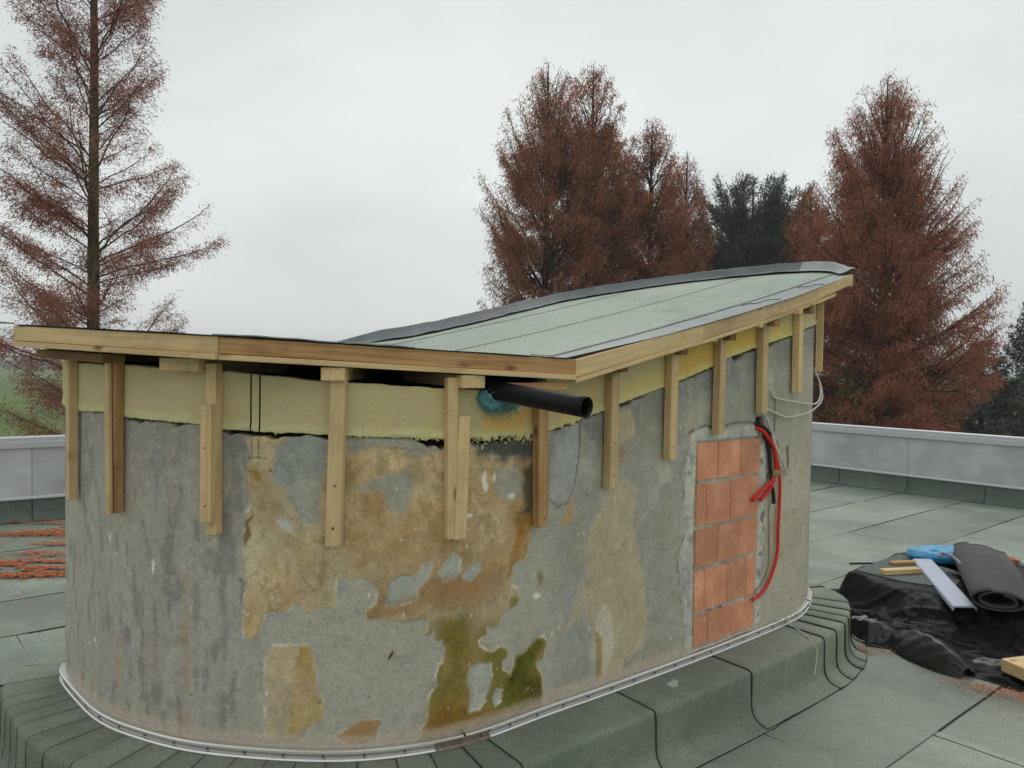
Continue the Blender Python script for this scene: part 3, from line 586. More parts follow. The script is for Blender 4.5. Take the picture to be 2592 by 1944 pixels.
# ------------------------------------------------------------------ bricked-up opening
def bricks():
    m = M('hollow_clay_brick', .85, .2); v = m.coord((1, 1, 1)); f = m.noise(v, 9, 4, .6); g = m.noise(v, 120, 3, .6)
    c = m.ramp(f, [(.3, lin(143, 101, 79, .39)), (.55, lin(153, 112, 89, .39)), (.75, lin(160, 127, 105, .39))]); c = m.mix(.5, c, m.ramp(g, [(.3, .75), (.6, 1.1)]), 'MULTIPLY')
    m.color(m.objvar(c, .86, 1.1)); m.bump(g, .3, .002); MAT['brick'] = m.m
    zj = [1.371, 1.166, .940, .729, .502, .326]
    cols = [[.0, .305, .66, 1.], [0, .145, .52, 1.], [0, .33, .67, 1.], [0, .15, .5, .84, 1.], [0, .22, .6, 1.]]
    rr = random.Random(2)
    for i in range(5):
        sl0, sl1 = np.interp((zj[i]+zj[i+1])/2, [.3, 1.4], [4.636, 4.650]), np.interp((zj[i]+zj[i+1])/2, [.3, 1.4], [5.184, 5.226])
        for a, b in zip(cols[i][:-1], cols[i][1:]):
            s0 = sl0+(sl1-sl0)*a+.003; s1 = sl0+(sl1-sl0)*b-.003; zt = zj[i]-.012+rr.uniform(-.003, .003); zb = zj[i+1]+.009+rr.uniform(-.002, .002)
            if i == 4: zb += .0
            nr_ = max(3, int((s1-s0)/.0165)); t = np.linspace(s0, s1, nr_*4+1); pr = np.tile([0, .0, -.006, -.006], nr_+1)[:nr_*4+1]
            o = .004+rr.uniform(-.002, .003); tilt = rr.uniform(-.002, .002)
            tp = np.r_[t[0], t, t[-1]]; of = np.r_[-.02, pr+o, -.02]
            V = np.r_[wp3(tp, zb+rr.uniform(-.002, .002), of), wp3(tp, zt, of+tilt), wp3(tp, zt, 0*of-.02), wp3(tp, zb, 0*of-.02)]; nc = len(tp)
            Q = np.r_[grid_quads(3, nc), np.stack([np.arange(nc-1)+3*nc, np.arange(1, nc)+3*nc, np.arange(1, nc), np.arange(nc-1)], -1)]
            link('brick', mesh_np('brick', V, Q, mats=[MAT['brick']]), HUT)
    # lumps of mortar left on the faces
    mm = flat_mat('mortar_smear', lin(128, 126, 118, IL), .9, .2, 0, .4, 60, .7)
    for s, z, w, h in [(4.80, .512, .03, .022), (4.73, .463, .018, .024), (4.90, .50, .05, .012)]:
        V, Q = blob(.5, .5, .5, 10, 8, 4); V = V*[w, h, .008]; P = wp3(s+V[:, 0], z+V[:, 1], .002+V[:, 2])
        link('mortar_smear', mesh_np('mortar_smear', P, Q, mats=[mm], smooth=True), HUT)
def blob(a, b, c, nu=16, nv=10, seed=1, amp=.3, fr=2.):
    u = np.linspace(0, 2*np.pi, nu, endpoint=False); v = np.linspace(.02, np.pi-.02, nv); Vv, Uu = np.meshgrid(v, u, indexing='ij')
    d = np.stack([np.sin(Vv)*np.cos(Uu), np.sin(Vv)*np.sin(Uu), np.cos(Vv)], -1).reshape(-1, 3)
    r = 1+amp*fbm(d[:, 0]*fr+seed, d[:, 1]*fr, d[:, 2]*fr, seed, 4)
    return d*r[:, None]*[a, b, c], grid_quads(nv, nu, closed=True)
bricks()

# ------------------------------------------------------------------ yellow insulation boards between wall and eave
def foam():
    m = M('yellow_foam_board', .85, .2); a = m.n('ShaderNodeAttribute', attribute_name='stain_shade'); f = m.noise(m.coord(), 90, 3, .6)
    m.color(m.mix(.5, a.outputs['Color'], m.ramp(f, [(.3, .85), (.7, 1.08)]), 'MULTIPLY')); m.bump(f, .25, .002)
    cuts = [1.02, 1.78, 2.418, 2.452, 2.735, 3.18, 3.575, 4.02, 4.43, 4.82, 5.23, 5.64, 6.12, 7.2]
    base = np.array(lin(146, 135, 102, .44)); 
    stains = [((3.30, 3.55), (1.475, 1.57), lin(150, 118, 56, IL), .8), ((4.46, 4.78), (1.69, 1.84), lin(146, 118, 50, IL), .8), ((4.84, 5.2), (1.80, 1.92), lin(150, 124, 48, IL), .8), ((5.28, 5.5), (1.89, 1.96), lin(160, 134, 56, IL), .7), ((3.70, 3.90), (1.50, 1.62), lin(150, 122, 60, IL), .6), ((4.06, 4.40), (1.56, 1.66), lin(150, 132, 72, IL), .5)]
    for k in range(len(cuts)-1):
        s = np.linspace(cuts[k]+.003, cuts[k+1]-.003, max(4, int((cuts[k+1]-cuts[k])/.008))); nv = 36
        drip = .006*np.abs(fbm(s*55, 0*s, 0, 70, 3))+.004*fbm(s*12, 0*s, 0, 71, 3)
        drip = drip+np.where((s > 3.22) & (s < 3.57), .030*np.clip(fbm(s*70, 0*s, 0, 72, 4)+.05, 0, 1)*1.3, 0)+np.where((s > 3.02) & (s < 3.2), .025*np.clip(fbm(s*60, 0*s, 3, 72, 4)-.1, 0, 1), 0)+np.where((s > 3.68) & (s < 3.82), .035*np.clip(fbm(s*44, 0*s, 5, 73, 3), 0, 1), 0)
        zb = foam_bot(s)-drip; zt = foam_top(s)-.004*vn(s*30, 0, 0, 75)
        v = np.linspace(0, 1, nv)[:, None]; Z = zb+(zt-zb)*v; Sx = np.broadcast_to(s, Z.shape)
        d = .010+.0015*fbm(Sx*3, Z*3, k, 76, 3)+.004*fbm(Sx*70, Z*70, 0, 77, 3)*sstep(.06, .0, Z-zb)
        d = d+.006*sstep(.035, .012, Z-foam_bot(s))*np.clip(fbm(Sx*30, Z*60, 0, 81, 3)+.3, 0, 1)
        c = base*(1+.10*fbm(Sx*4, Z*4, 0, 78, 4)+.05*fbm(Sx*40, Z*40, 0, 79, 3))[..., None]
        def ov(a_, cc):
            nonlocal c
            a_ = np.clip(a_, 0, 1)[..., None]; c = c*(1-a_)+np.array(cc)*a_
        for (s0, s1), (z0, z1), cc, al in stains:
            n_ = .03*fbm(Sx*14, Z*14, 0, 80, 4); ov(sstep(s0-.02, s0+.04, Sx+n_)*sstep(s1+.02, s1-.04, Sx+n_)*sstep(z0-.03, z0+.01, Z+n_)*sstep(z1+.02, z1-.03, Z-(Sx-s0)*.25*(s0 > 3.9)+n_)*al, cc)
        ov(np.clip(fbm(Sx*9, Z*3, 5, 82, 4)*1.5-.3, 0, .35), lin(138, 122, 74, IL))
        ov(sstep(.05, .0, Z-foam_bot(s)+.02*fbm(Sx*20, Z*20, 0, 83, 3))*.4, lin(150, 150, 112, IL))
        P = np.r_[wp3(s, zb+.002, -.05)[None], wp3(Sx, Z, d), wp3(s, zt, -.05)[None]]; cc = np.r_[c[:1]*.5, c, c[-1:]]  # bottom return coloured darker, as shade under the board
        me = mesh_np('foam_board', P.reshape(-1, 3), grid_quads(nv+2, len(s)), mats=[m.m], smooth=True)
        at = me.color_attributes.new('stain_shade', 'FLOAT_COLOR', 'POINT'); at.data.foreach_set('color', np.c_[cc.reshape(-1, 3), np.ones(cc.shape[0]*cc.shape[1])].astype(np.float32).ravel())
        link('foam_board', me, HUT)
foam()
def crumbs():
    r = np.random.default_rng(31); A = Acc()
    for i in range(230):
        s = r.uniform(3.22, 3.57) if i < 150 else (r.uniform(3.0, 3.2) if i < 195 else r.uniform(2.4, 4.6)); z = float(foam_bot(s))-abs(r.normal(0, .017 if i < 150 else .007))+.004
        V, Q = blob(.5, .5, .5, 7, 5, i, .5, 2.); sc = r.uniform(.003, .010); A.add(wp3(s, z, .008+.006*r.random())+V*[sc, sc, sc*r.uniform(.5, 1.1)], Q)
    tag(link('foam_crumbs', A.mesh('foam_crumbs', [flat_mat('foam_crumb', lin(140, 134, 92, IL), .9, .1, 0, .4, 60, .6)]), HUT), kind='stuff')
crumbs()
# ------------------------------------------------------------------ clamping bar, felt kerb
def sweep(name, prof, s, mat, parent, smooth=False, closed_s=False, zadd=0, tail=()):
    prof = np.array(prof, float); k = len(prof)
    V = np.stack([wp3(s, prof[i, 1]+zadd, prof[i, 0]) for i in range(k)], 0).reshape(-1, 3)
    return link(name, mesh_np(name, V, grid_quads(k, len(s), closed=closed_s), mats=[mat], smooth=smooth), parent)
def bar():
    prof = [(.0, .266), (.020, .266), (.025, .270), (.026, .276), (.021, .281), (.013, .283), (.013, .297), (.021, .299), (.026, .304), (.025, .310), (.019, .314), (.0, .316), (-.02, .316)]
    cuts = [1.0, 3.23, 5.95, 8.6, WL+1.0]
    b0 = None
    for i in range(4):
        s = np.arange(cuts[i]+.001, cuts[i+1]-.001, .02); o = sweep('clamping_bar', prof, s, MAT['alu'], HUT); b0 = b0 or o
        for x in np.arange(cuts[i]+.07, min(cuts[i+1], 6.3), .148):
            if x > 6.3: break
            p = wp3(x, .290, .012); q = wp3(x, .290, .019); A = Acc(); A.tube(np.array([p, q]), [.005, .004], 8)
            link('screw', A.mesh('screw', [MAT['screw']], False), o)
    s = np.linspace(3.11, 3.34, 16); m = flat_mat('brown_tape', lin(150, 134, 118), .6, .3, 0, .8, 26, .5)
    sweep('tape', [(.0, .264), (.022, .264), (.0275, .270), (.0285, .277), (.023, .283), (.0155, .285), (.0155, .296), (.022, .298), (.0275, .304), (.0265, .309)], s, m, HUT)
bar()
KPROF = [(-.02, .268), (.06, .266), (.14, .263), (.230, .2595), (.243, .256), (.249, .246), (.251, .22), (.252, .14), (.254, .095), (.262, .060), (.282, .032), (.312, .016), (.350, .009)]
def s_left(a): return 1. if a < 3.4 else .35
def kerb():
    cuts = [.55, .80, .94, 1.06, 1.17, 1.27, 1.37, 1.474, 1.60, 1.726, 1.87, 2.01, 2.15, 2.261, 2.382, 2.50, 2.61, 2.72, 2.829, 2.966, 3.092, 3.22, 3.33, 4.066, 4.782, 5.507, 5.655, 5.79, 5.91, 6.03, 6.17, 6.36, 6.6, 7.2, 7.9, 8.6, 9.3, WL+.55]
    pr = np.array(KPROF); beads = Acc(); r = random.Random(9)
    dense = []
    for i in range(len(pr)-1):
        n = 1 if i < 3 else 3
        for j in range(n): dense.append(pr[i]*(1-j/n)+pr[i+1]*j/n)
    dense.append(pr[-1]); dp = np.array(dense); tn = np.gradient(dp, axis=0); tn /= np.linalg.norm(tn, axis=1)[:, None]; nrm = np.stack([-tn[:, 1], tn[:, 0]], 1)
    nrm = np.where(nrm[:, :1]+nrm[:, 1:] < 0, -nrm, nrm)
    for i in range(len(cuts)-1):
        a, b = cuts[i], cuts[i+1]; narrow = b-a < .3; s = np.linspace(a-.004, b+.05 if narrow else b+.06, max(3, int((b-a)/.03)))
        skew = r.uniform(-.012, .012); ap = r.uniform(-.012, .014)*(s_left(a)) if narrow else r.uniform(-.004, .006)
        th = .002+.005*np.clip((s-a)/(b-a), 0, 1)**.7   # the far edge rides over the next strip
        th = np.where(s > b, .0012, th) if False else .001+.0055*np.clip(1-(s-a)/(b-a), 0, 1.05)
        V = []
        for j, (o, z) in enumerate(dp):
            f = j/(len(dp)-1); ss = s+skew*f; ex = ap*max(0, (f-.75)/.25)
            w = .003*fbm(ss*6, f*3+0*ss, 0, 90+i, 3)
            V.append(wp3(ss, z+nrm[j, 1]*(th+w), o+ex+nrm[j, 0]*(th+w)))
        nc = len(s); V = np.concatenate(V); k = len(dp)
        # thin edges: left lap edge and the apron edge
        Ev = V.reshape(k, nc, 3); left = Ev[:, 0].copy(); dn = np.stack([wp3(np.array([s[0]]), -nrm[j, 1]*.006, 0)[0]*0+np.r_[wnor(s[0])*(-nrm[j, 0]*.006), -nrm[j, 1]*.006] for j in range(k)])
        low = left+dn; ap_low = Ev[-1].copy(); ap_low[:, 2] = .001
        Vv = np.r_[V, low, ap_low]; q0 = grid_quads(k, nc, flip=True); li = np.arange(k)*nc; lo = k*nc+np.arange(k)
        q1 = np.stack([li[:-1], lo[:-1], lo[1:], li[1:]], -1); bi = (k-1)*nc+np.arange(nc); bo = k*nc+k+np.arange(nc); q2 = np.stack([bi[:-1], bo[:-1], bo[1:], bi[1:]], -1)
        me = mesh_np('kerb_felt', Vv, np.r_[q0, q1, q2], mats=[MAT['felt_kerb'], MAT['bitumen']], midx=[0]*len(q0)+[1]*(len(q1)+len(q2)))
        me.polygons.foreach_set('use_smooth', np.array([True]*len(q0)+[False]*(len(q1)+len(q2)))); 
        link('kerb_felt', me, HUT)
        rad = .0012+.0020*np.clip(vn(np.arange(k)*.9, i*3.1, 0, 95)-.25, 0, 1)
        beads.tube(Ev[:, 0]+np.array([0, 0, -.001])-np.c_[np.broadcast_to(wtan(s[0])*.002, (k, 2)), np.zeros(k)], rad, 5)
        beads.tube(Ev[-1]+np.array([0, 0, -.004]), .0035, 4)
    tag(link('bitumen_seam', beads.mesh('bitumen_seam', [MAT['bitumen']]), HUT), kind='stuff')
kerb()

# ------------------------------------------------------------------ timber battens on the wall, rafters, eave boards
def batten(s, zt, zb, w=.056, d=.056, o=.012, lean=0., twist=0., mat='wood', name='batten', par=None):
    """upright timber fixed to the wall face at arc length s"""
    a = wp3(s, zb, o+d/2); b = wp3(s+lean, zt, o+d/2); t = wtan(s)
    ct, stw = math.cos(twist), math.sin(twist); x = Vector((t[0]*ct-t[1]*stw, t[0]*stw+t[1]*ct, 0))
    bm = beam(name, a, b, w, d, x, MAT[mat], par or HUT); return bm
def screw_on(s, z, o, par, r=.004):
    A = Acc(); A.tube(np.array([wp3(s, z, o-.002), wp3(s, z, o+.002)]), [r, r*.8], 8); link('screw', A.mesh('screw', [MAT['screw']], False), par)
def under(s, o=.04): p = wp3(s, 0, o); return float(roof_z(p[0], p[1]))
def battens():
    U = lambda s: under(s)-.10
    batten(1.37, U(1.37), 1.140, .042, .036, lean=.004)
    b = batten(1.815, U(1.81), 1.146, .036, .036, mat='wood_front', lean=.004); batten(1.812, U(1.81), 1.140, .030, .016, o=.050, lean=-.010, twist=-.12)
    b = batten(2.290, U(2.29), 1.105, .042, .046, lean=-.004); b2 = batten(2.290, 1.585, 1.158, .042, .034, o=.062, name='batten'); screw_on(2.290, 1.22, .097, b2, .0035); screw_on(2.288, 1.43, .097, b2, .0035)
    b = batten(2.735, U(2.735), 1.078, .055, .046, lean=.014, twist=-.08); screw_on(2.735, 1.145, .059, b, .006); screw_on(2.74, 1.30, .059, b, .005)
    b = batten(3.155, U(3.155), 1.086, .042, .040, lean=-.004); b2 = batten(3.183, 1.548, 1.082, .048, .032, o=.026, lean=.014, name='batten')
    b = batten(3.580, U(3.580), 1.085, .050, .045, lean=-.012, mat='wood_front'); screw_on(3.58, 1.12, .058, b, .005)
    for s, zb in ((3.985, 1.203), (4.39, 1.305), (4.77, 1.408), (5.17, 1.500), (5.555, 1.606), (6.10, 1.725)):
        b = batten(s, U(s)+.03, zb, .050, .043, lean=.006 if s < 5 else -.004); screw_on(s, zb+.06,   .0562, b, .003); screw_on(s+.006, zb+.30+.1*math.sin(s*9), .0562, b, .003)
battens()

def eave_pt(i, f): a, b = np.array(EAVE[i % len(EAVE)]), np.array(EAVE[(i+1) % len(EAVE)]); return a*(1-f)+b*f
def fascia(P, Q, h0, h1, mat, name='fascia_board', thick=.026, drop0=0., drop1=0., out=0., round_end=False):
    """board on edge between plan points P and Q, top following the roof"""
    P, Q = np.array(P), np.array(Q); d = (Q-P)/np.linalg.norm(Q-P); n = np.array([d[1], -d[0]])
    zP, zQ = float(roof_z(*P))-.004-drop0, float(roof_z(*Q))-.004-drop1
    A = P+n*out; B = Q+n*out; C = Q+n*(out-thick); D = P+n*(out-thick)
    if round_end:
        F_ = [(0, 0, zP), (0, 0, zP-h0)]; L = np.linalg.norm(Q-P); prof = [(0., zP), (0., zP-h0)]
        for a in np.linspace(0, np.pi/2, 6): prof.append((L-.035+.035*np.sin(a), zQ-h1+.035-.035*np.cos(a)+(.0)))
        prof.append((L, zQ)); k = len(prof)
        vs = [(*(P+n*out+d*x), z) for x, z in prof]+[(*(P+n*(out-thick)+d*x), z) for x, z in prof]
        fs = [tuple(range(k)), tuple(range(2*k-1, k-1, -1))]+[(i, (i+1) % k, (i+1) % k+k, i+k) for i in range(k)]
    else:
        vs = [(*A, zP), (*B, zQ), (*B, zQ-h1), (*A, zP-h0), (*D, zP), (*C, zQ), (*C, zQ-h1), (*D, zP-h0)]; fs = BOXF
    return in_frame(name, vs, fs, (d[0], d[1], (zQ-zP)/np.linalg.norm(Q-P)), (n[0], n[1], 0), MAT[mat], HUT, .002, origin=((A[0]+B[0])/2, (A[1]+B[1])/2, (zP+zQ)/2))
def eaves():
    n = len(EAVE); C, D, A = EAVE[-2], EAVE[-1], EAVE[0]
    up = .058; lo = .020
    for P, Q, m in ((C, D, 'wood'), (D, A, 'wood_front')):
        P, Q = np.array(P), np.array(Q); g = (Q-P)/np.linalg.norm(Q-P)*.003
        fascia(P+g, Q-g, up, up+.002, m)
        fascia(P+g, Q-g, lo, lo, 'wood', 'eave_batten', .05, up+.002, up+.002, .013)
    A, M1, M2, J, B = [np.array(EAVE[i]) for i in (0, 1, 2, 3, 4)]
    fascia(A, M1, .070, .070, 'wood'); fascia(M1, M2, .070, .070, 'wood'); fascia(M2, J, .070, .068, 'wood'); fascia(J+(B-J)*.01, B, .068, .066, 'wood', round_end=True)
    for P, Q in ((A, M1), (M1, M2), (M2, J), (J, J+(B-J)*.5)): fascia(P, Q, .018, .018, 'wood', 'eave_batten', .045, .072, .070, .004)
    # back and ends, out of sight but there
    for i in range(4, n-2): fascia(EAVE[i], EAVE[i+1], .075, .075, 'wood')
    # rafters over the wall, poking out to the eave boards
    def rafter(s, o0, o1, w, h, drop, mat='wood', nm='rafter'):
        a, b = wp3(s, 0, o0), wp3(s, 0, o1); za, zb = float(roof_z(a[0], a[1]))-drop-h/2, float(roof_z(b[0], b[1]))-drop-h/2
        t = wtan(s); return beam(nm, (a[0], a[1], za), (b[0], b[1], zb), w, h, (t[0], t[1], 0), MAT[mat], HUT)
    for s, w in ((1.17, .05), (2.18, .17), (2.735, .085), (3.215, .095)):
        rafter(s, -.5, .085, w, .048, .088 if s > 1.5 else .080)
    for s in (3.992, 4.404, 4.790, 5.198, 5.590, 6.02): rafter(s, -.4, .10, .05, .05, .085, 'wood_dark')
    for s in (4.20, 4.60, 4.995, 5.395): rafter(s, -.05, .13, .035, .028, .078, 'wood')
    # plate under the left end of the eave and a reddish noggin at the corner
    p, q = wp3(1.22, 0, .09), wp3(1.84, 0, .06); beam('wall_plate', (p[0], p[1], float(roof_z(p[0], p[1]))-.112), (q[0], q[1], float(roof_z(q[0], q[1]))-.108), .09, .036, (0, -1, 0), MAT['wood_dark'], HUT)
    beam('noggin', (-.03, 3.00, 1.660), (.215, 3.085, 1.664), .03, .026, (0, 0, 1), MAT['wood_front'], HUT)
eaves()

# ------------------------------------------------------------------ roof covering
def roof_sheet(name, t0, t1, mat, dz, thick=.003, over=.009, nt=8, ns=90, wavy=.004, tilt=.0015, left=False):
    tt = np.linspace(t0, t1, nt); rows = []
    tc = np.clip(tt, TMIN+.004, (TMAXL if left else TMAX)-.004)
    for t, u in zip(tt, tc):
        a, b = eave_span(u, left); a -= over*(a != FOLD); b += .02 if left else 0; a -= wavy*float(fbm(t*9, 0, 0, 140, 3))*2; b += over+wavy*float(fbm(t*9, 3, 0, 141, 3))
        rows.append(np.stack([np.linspace(a, b, ns), np.full(ns, t)], -1))
    R = np.array(rows); sN, tN = R[..., 0], R[..., 1].copy()
    X, Y = roof_xy(sN, tN); Z = roof_z(X, Y)+dz+tilt*((tN-t0)/(t1-t0))+.003*fbm(X*4, Y*4, 0, 143, 3)
    top = np.stack([X, Y, Z], -1).reshape(-1, 3); bot = top-[0, 0, thick]; nr, nc = nt, ns
    rim = np.r_[np.arange(nc), np.arange(1, nr)*nc+nc-1, (nr-1)*nc+np.arange(nc-2, -1, -1), np.arange(nr-2, 0, -1)*nc]; rr = np.roll(rim, -1)
    q0 = grid_quads(nr, nc); q1 = np.stack([rim, rr, rr+nr*nc, rim+nr*nc], -1)[:, ::-1]; q2 = grid_quads(nr, nc, nr*nc, True)
    me = mesh_np(name, np.r_[top, bot], np.r_[q0, q1, q2], mats=[mat, MAT['bitumen']], midx=[0]*len(q0)+[1]*(len(q1)+len(q2)))
    return link(name, me, HUT), top.reshape(nr, nc, 3)
def roof():
    # boarding
    roof_sheet('roof_boarding', TMIN+.03, TMAX-.03, MAT['wood_dark'], -.030, .020, -.03, 24, 60, 0, 0)
    seams = Acc()
    roof_sheet('roof_boarding', .12, TMAXL-.03, MAT['wood_dark'], -.030, .020, -.03, 24, 40, 0, 0, True); roof_sheet('roof_felt', .085, TMAXL, MAT['felt_roof'], .001, left=True, nt=30)
    T = [TMIN-.010, .185, .79, 1.39, TMAX-.01]
    for k in range(4):
        o, top = roof_sheet('roof_felt', T[k] if k == 0 else T[k]-.05, T[k+1], MAT['felt_strip'] if k == 0 else MAT['felt_roof'], .001+.0012*k if k else -.001, wavy=.005 if k else .004, nt=10)
        if k: seams.tube(top[1 if k else 0][4:-3]*0+np.c_[np.stack(roof_xy(*[np.linspace(eave_span(T[k])[0]+.01, eave_span(T[k])[1]-.02, 70), np.full(70, T[k])+.006*fbm(np.arange(70)*.3, 0, k, 150, 3)]), -1), np.zeros(70)] if False else seam_path(T[k], k), .0013, 4)
    tag(link('bitumen_seam', seams.mesh('bitumen_seam', [MAT['bitumen']]), HUT), kind='stuff')
    # raised fillet along the back edge, dark felt dressed over it in lengths
    E = np.array(EAVE[4:16]); d = np.r_[0, np.cumsum(np.hypot(*np.diff(E, axis=0).T))]; L = d[-1]; k = 260
    q = np.linspace(0, L, k); Q = np.stack([np.interp(q, d, E[:, i]) for i in (0, 1)], -1)
    for _ in range(60): Q[1:-1] = (Q[:-2]+Q[2:]+2*Q[1:-1])/4
    Tg = np.gradient(Q, axis=0); Tg /= np.linalg.norm(Tg, axis=1)[:, None]; Nn = np.stack([Tg[:, 1], -Tg[:, 0]], 1)
    lens = [.16, .12, .11, .12, .11, .12, .13, .14, .9, 1.0, 1.0, 1.0, 1.2, 1.2]; a = .0; pr = [(.035, -.03), (.032, .025), (.012, .052), (-.012, .055), (-.035, .032), (-.060, .012), (-.085, .007)]
    i = 0
    while a < L-.05:
        b = min(L, a+lens[min(i, len(lens)-1)]); idx = np.where((q >= a-.02) & (q <= b+.01))[0]
        if len(idx) < 3: a = b; i += 1; continue
        hf = np.clip(q[idx]/.3, .45, 1)*np.clip((L-q[idx])/.40, .35, 1); V = []
        for j, (o, z) in enumerate(pr):
            w = .006*fbm(q[idx]*9, j*1.7, 0, 160, 3)+.0022*(i % 2)
            P = Q[idx]+Nn[idx]*(o+w)[:, None]; V.append(np.c_[P, roof_z(P[:, 0], P[:, 1])+z*hf+w*.7+.010])
        m = MAT['felt_strip'] if i < 4 else MAT['felt_dark']
        link('upstand_felt', mesh_np('upstand_felt', np.concatenate(V), grid_quads(len(pr), len(idx)), mats=[m], smooth=False), HUT); a = b; i += 1
    # loose slips of felt lying over the front edge
    for x0, x1, dz, wd in ((-1.02, -.62, .004, .10), (-1.98, -2.03, .006, .10), (-.60, -.36, .004, .06)):
        C, D, A = np.array(EAVE[-2]), np.array(EAVE[-1]), np.array(EAVE[0])
        a, b = (D, A) if x0 > -1.9 else (C, C+(C-D)*.1); f0, f1 = ((x0-a[0])/(b[0]-a[0]), (x1-a[0])/(b[0]-a[0])); u = np.linspace(f0, f1, 14); v = np.linspace(-.016, wd, 5)
        Uu, Vv = np.meshgrid(u, v); dd = (b-a); nn = np.array([-dd[1], dd[0]])/np.hypot(*dd); P = a+(dd)*Uu[..., None]+nn*Vv[..., None]
        Z = roof_z(P[..., 0], P[..., 1])+dz+.004*np.sin((Uu-f0)/(f1-f0)*np.pi)*(Vv < .08)+.003*fbm(Uu*20, Vv*20, 0, 165, 3)
        top = np.c_[P.reshape(-1, 2), Z.ravel()]; r, c = Z.shape
        link('felt_slip', mesh_np('felt_slip', np.r_[top, top-[0, 0, .004]], np.r_[grid_quads(r, c), grid_quads(r, c, r*c, True), np.stack([np.arange(c-1), np.arange(c-1)+r*c, np.arange(1, c)+r*c, np.arange(1, c)], -1)], mats=[MAT['felt_strip']]), HUT)
    # two strips torn loose beside the right eave
    for s0, s1 in ((1.42, 1.66), (2.06, 2.2)):
        s = np.linspace(s0, s1, 12); t = -.012+.10*np.linspace(1, 0, 12)**.8; X, Y = roof_xy(s, t); A = Acc(); A.tube(np.c_[X, Y, roof_z(X, Y)+.008+.003*np.sin(np.arange(12))], .0022, 4)
        link('felt_thread', A.mesh('felt_thread', [MAT['bitumen']]), HUT)
def seam_path(t, k):
    a, b = eave_span(t); s = np.linspace(a+.005, b-.05, 90); X, Y = roof_xy(s, t-.05+.003*fbm(s*4, 0*s, k, 150, 3)); return np.c_[X, Y, roof_z(X, Y)+.0045+.0012*k]
roof()

# ------------------------------------------------------------------ drain pipe and mineral wool at the corner
def pipe():
    end = np.array([.262, 2.745, 1.600]); ax = np.array([.74, -.66, -.10]); ax /= np.linalg.norm(ax); st = end-ax*.52
    A = Acc(); V, Q, T = tube_np(np.array([st, end-ax*.06, end]), [.0375, .0375, .0375], 36, False); n0 = 36
    Vi, Qi, Ti = tube_np(np.array([st, end-ax*.03, end-ax*.0005]), .0335, 36, False); A.add(V, Q); A.add(Vi, Qi[:, ::-1]); k = np.arange(36); k2 = (k+1) % 36; o = 72
    A.Q.append(np.stack([o+k, o+k2, 108+o+k2, 108+o+k], -1))
    link('drain_pipe', A.mesh('drain_pipe', [MAT['black_pipe']]), HUT)
pipe()
def wool():
    m = flat_mat('teal_mineral_wool', lin(84, 126, 130, .5), .95, .1, 0, .7, 60, .45, .5)
    V, Q = blob(.05, .035, .045, 40, 26, 3, .5, 3.); A = Acc(); c = wp3(3.315, 1.610, .035); V = V+.006*(rng.random(V.shape)-.5); A.add(V+c, Q)
    V, Q = blob(.055, .03, .022, 36, 20, 8, .6, 3.); V = V+.006*(rng.random(V.shape)-.5); A.add(V+wp3(3.39, 1.59, .03), Q)
    r = np.random.default_rng(3)
    for i in range(420):
        p = (wp3(3.315, 1.605, .04) if r.random() < .6 else wp3(3.38, 1.588, .035))+r.normal(0, 1, 3)*[.032, .022, .026]; d = r.normal(0, 1, 3); d /= np.linalg.norm(d); A.tube(np.array([p, p+d*.012+[0, 0, -.004], p+d*.022+[0, 0, -.012]]), [.0012, .0009, .0004], 3, False)
    o = link('mineral_wool', A.mesh('mineral_wool', [m]), HUT)
wool()

# ------------------------------------------------------------------ loose cables
def cable(name, pts, r, mat, label, cat='cable', group=None, n=8, parent=None):
    P = catmull([wp3(*p) for p in pts], 8); A = Acc(); A.tube(P, r, n)
    o = link(name, A.mesh(name, [mat]), parent)
    return tag(o, label, cat, group) if label else o
red = flat_mat('red_cable_sheath', lin(222, 38, 34), .45, .4, 0, .3, 30, .8); blk = flat_mat('black_cable_sheath', lin(30, 28, 30), .45, .4); wht = flat_mat('white_cable_sheath', lin(212, 208, 196), .5, .4, 0, .3, 20, .85)
c1 = cable('red_cable', [(5.150, 1.425, -.02), (5.185, 1.412, .02), (5.228, 1.376, .035), (5.285, 1.320, .04), (5.315, 1.255, .04), (5.328, 1.192, .036), (5.318, 1.160, .034), (5.285, 1.118, .034), (5.205, 1.083, .03), (5.110, 1.034, .026)],   .0106, red, 'thick short red cable bundled with black by a beige tie, ending in a bent stub', group=None)
cable('core_end', [(5.318, 1.165, .034), (5.300, 1.118, .036), (5.268, 1.074, .032), (5.192, 1.026, .026)], .0106, red, None, parent=c1)
V = []; p0, p1 = wp3(5.327, 1.182, .034), wp3(5.322, 1.142, .034); A = Acc(); A.tube(np.array([p0, p0*.6+p1*.4, p1]), [.023, .025, .023], 12); link('cable_tie', A.mesh('cable_tie', [flat_mat('beige_tape', lin(160, 138, 92), .7, .3)]), c1)
cable('black_cable', [(5.155, 1.440, -.02), (5.185, 1.434, .02), (5.235, 1.404, .032), (5.325, 1.340, .03), (5.362, 1.272, .026)], .0105, blk, 'black cable arching over the red one, cut short at the right')
cable('black_cable', [(5.235, 1.385, .012), (5.268, 1.330, .018), (5.284, 1.285, .02), (5.290, 1.220, .022), (5.300, 1.160, .024), (5.300, 1.110, .028), (5.325, 1.045, .026), (5.340, .994, .022)], .0105, blk, 'black cable hanging straight down through the beige tie')
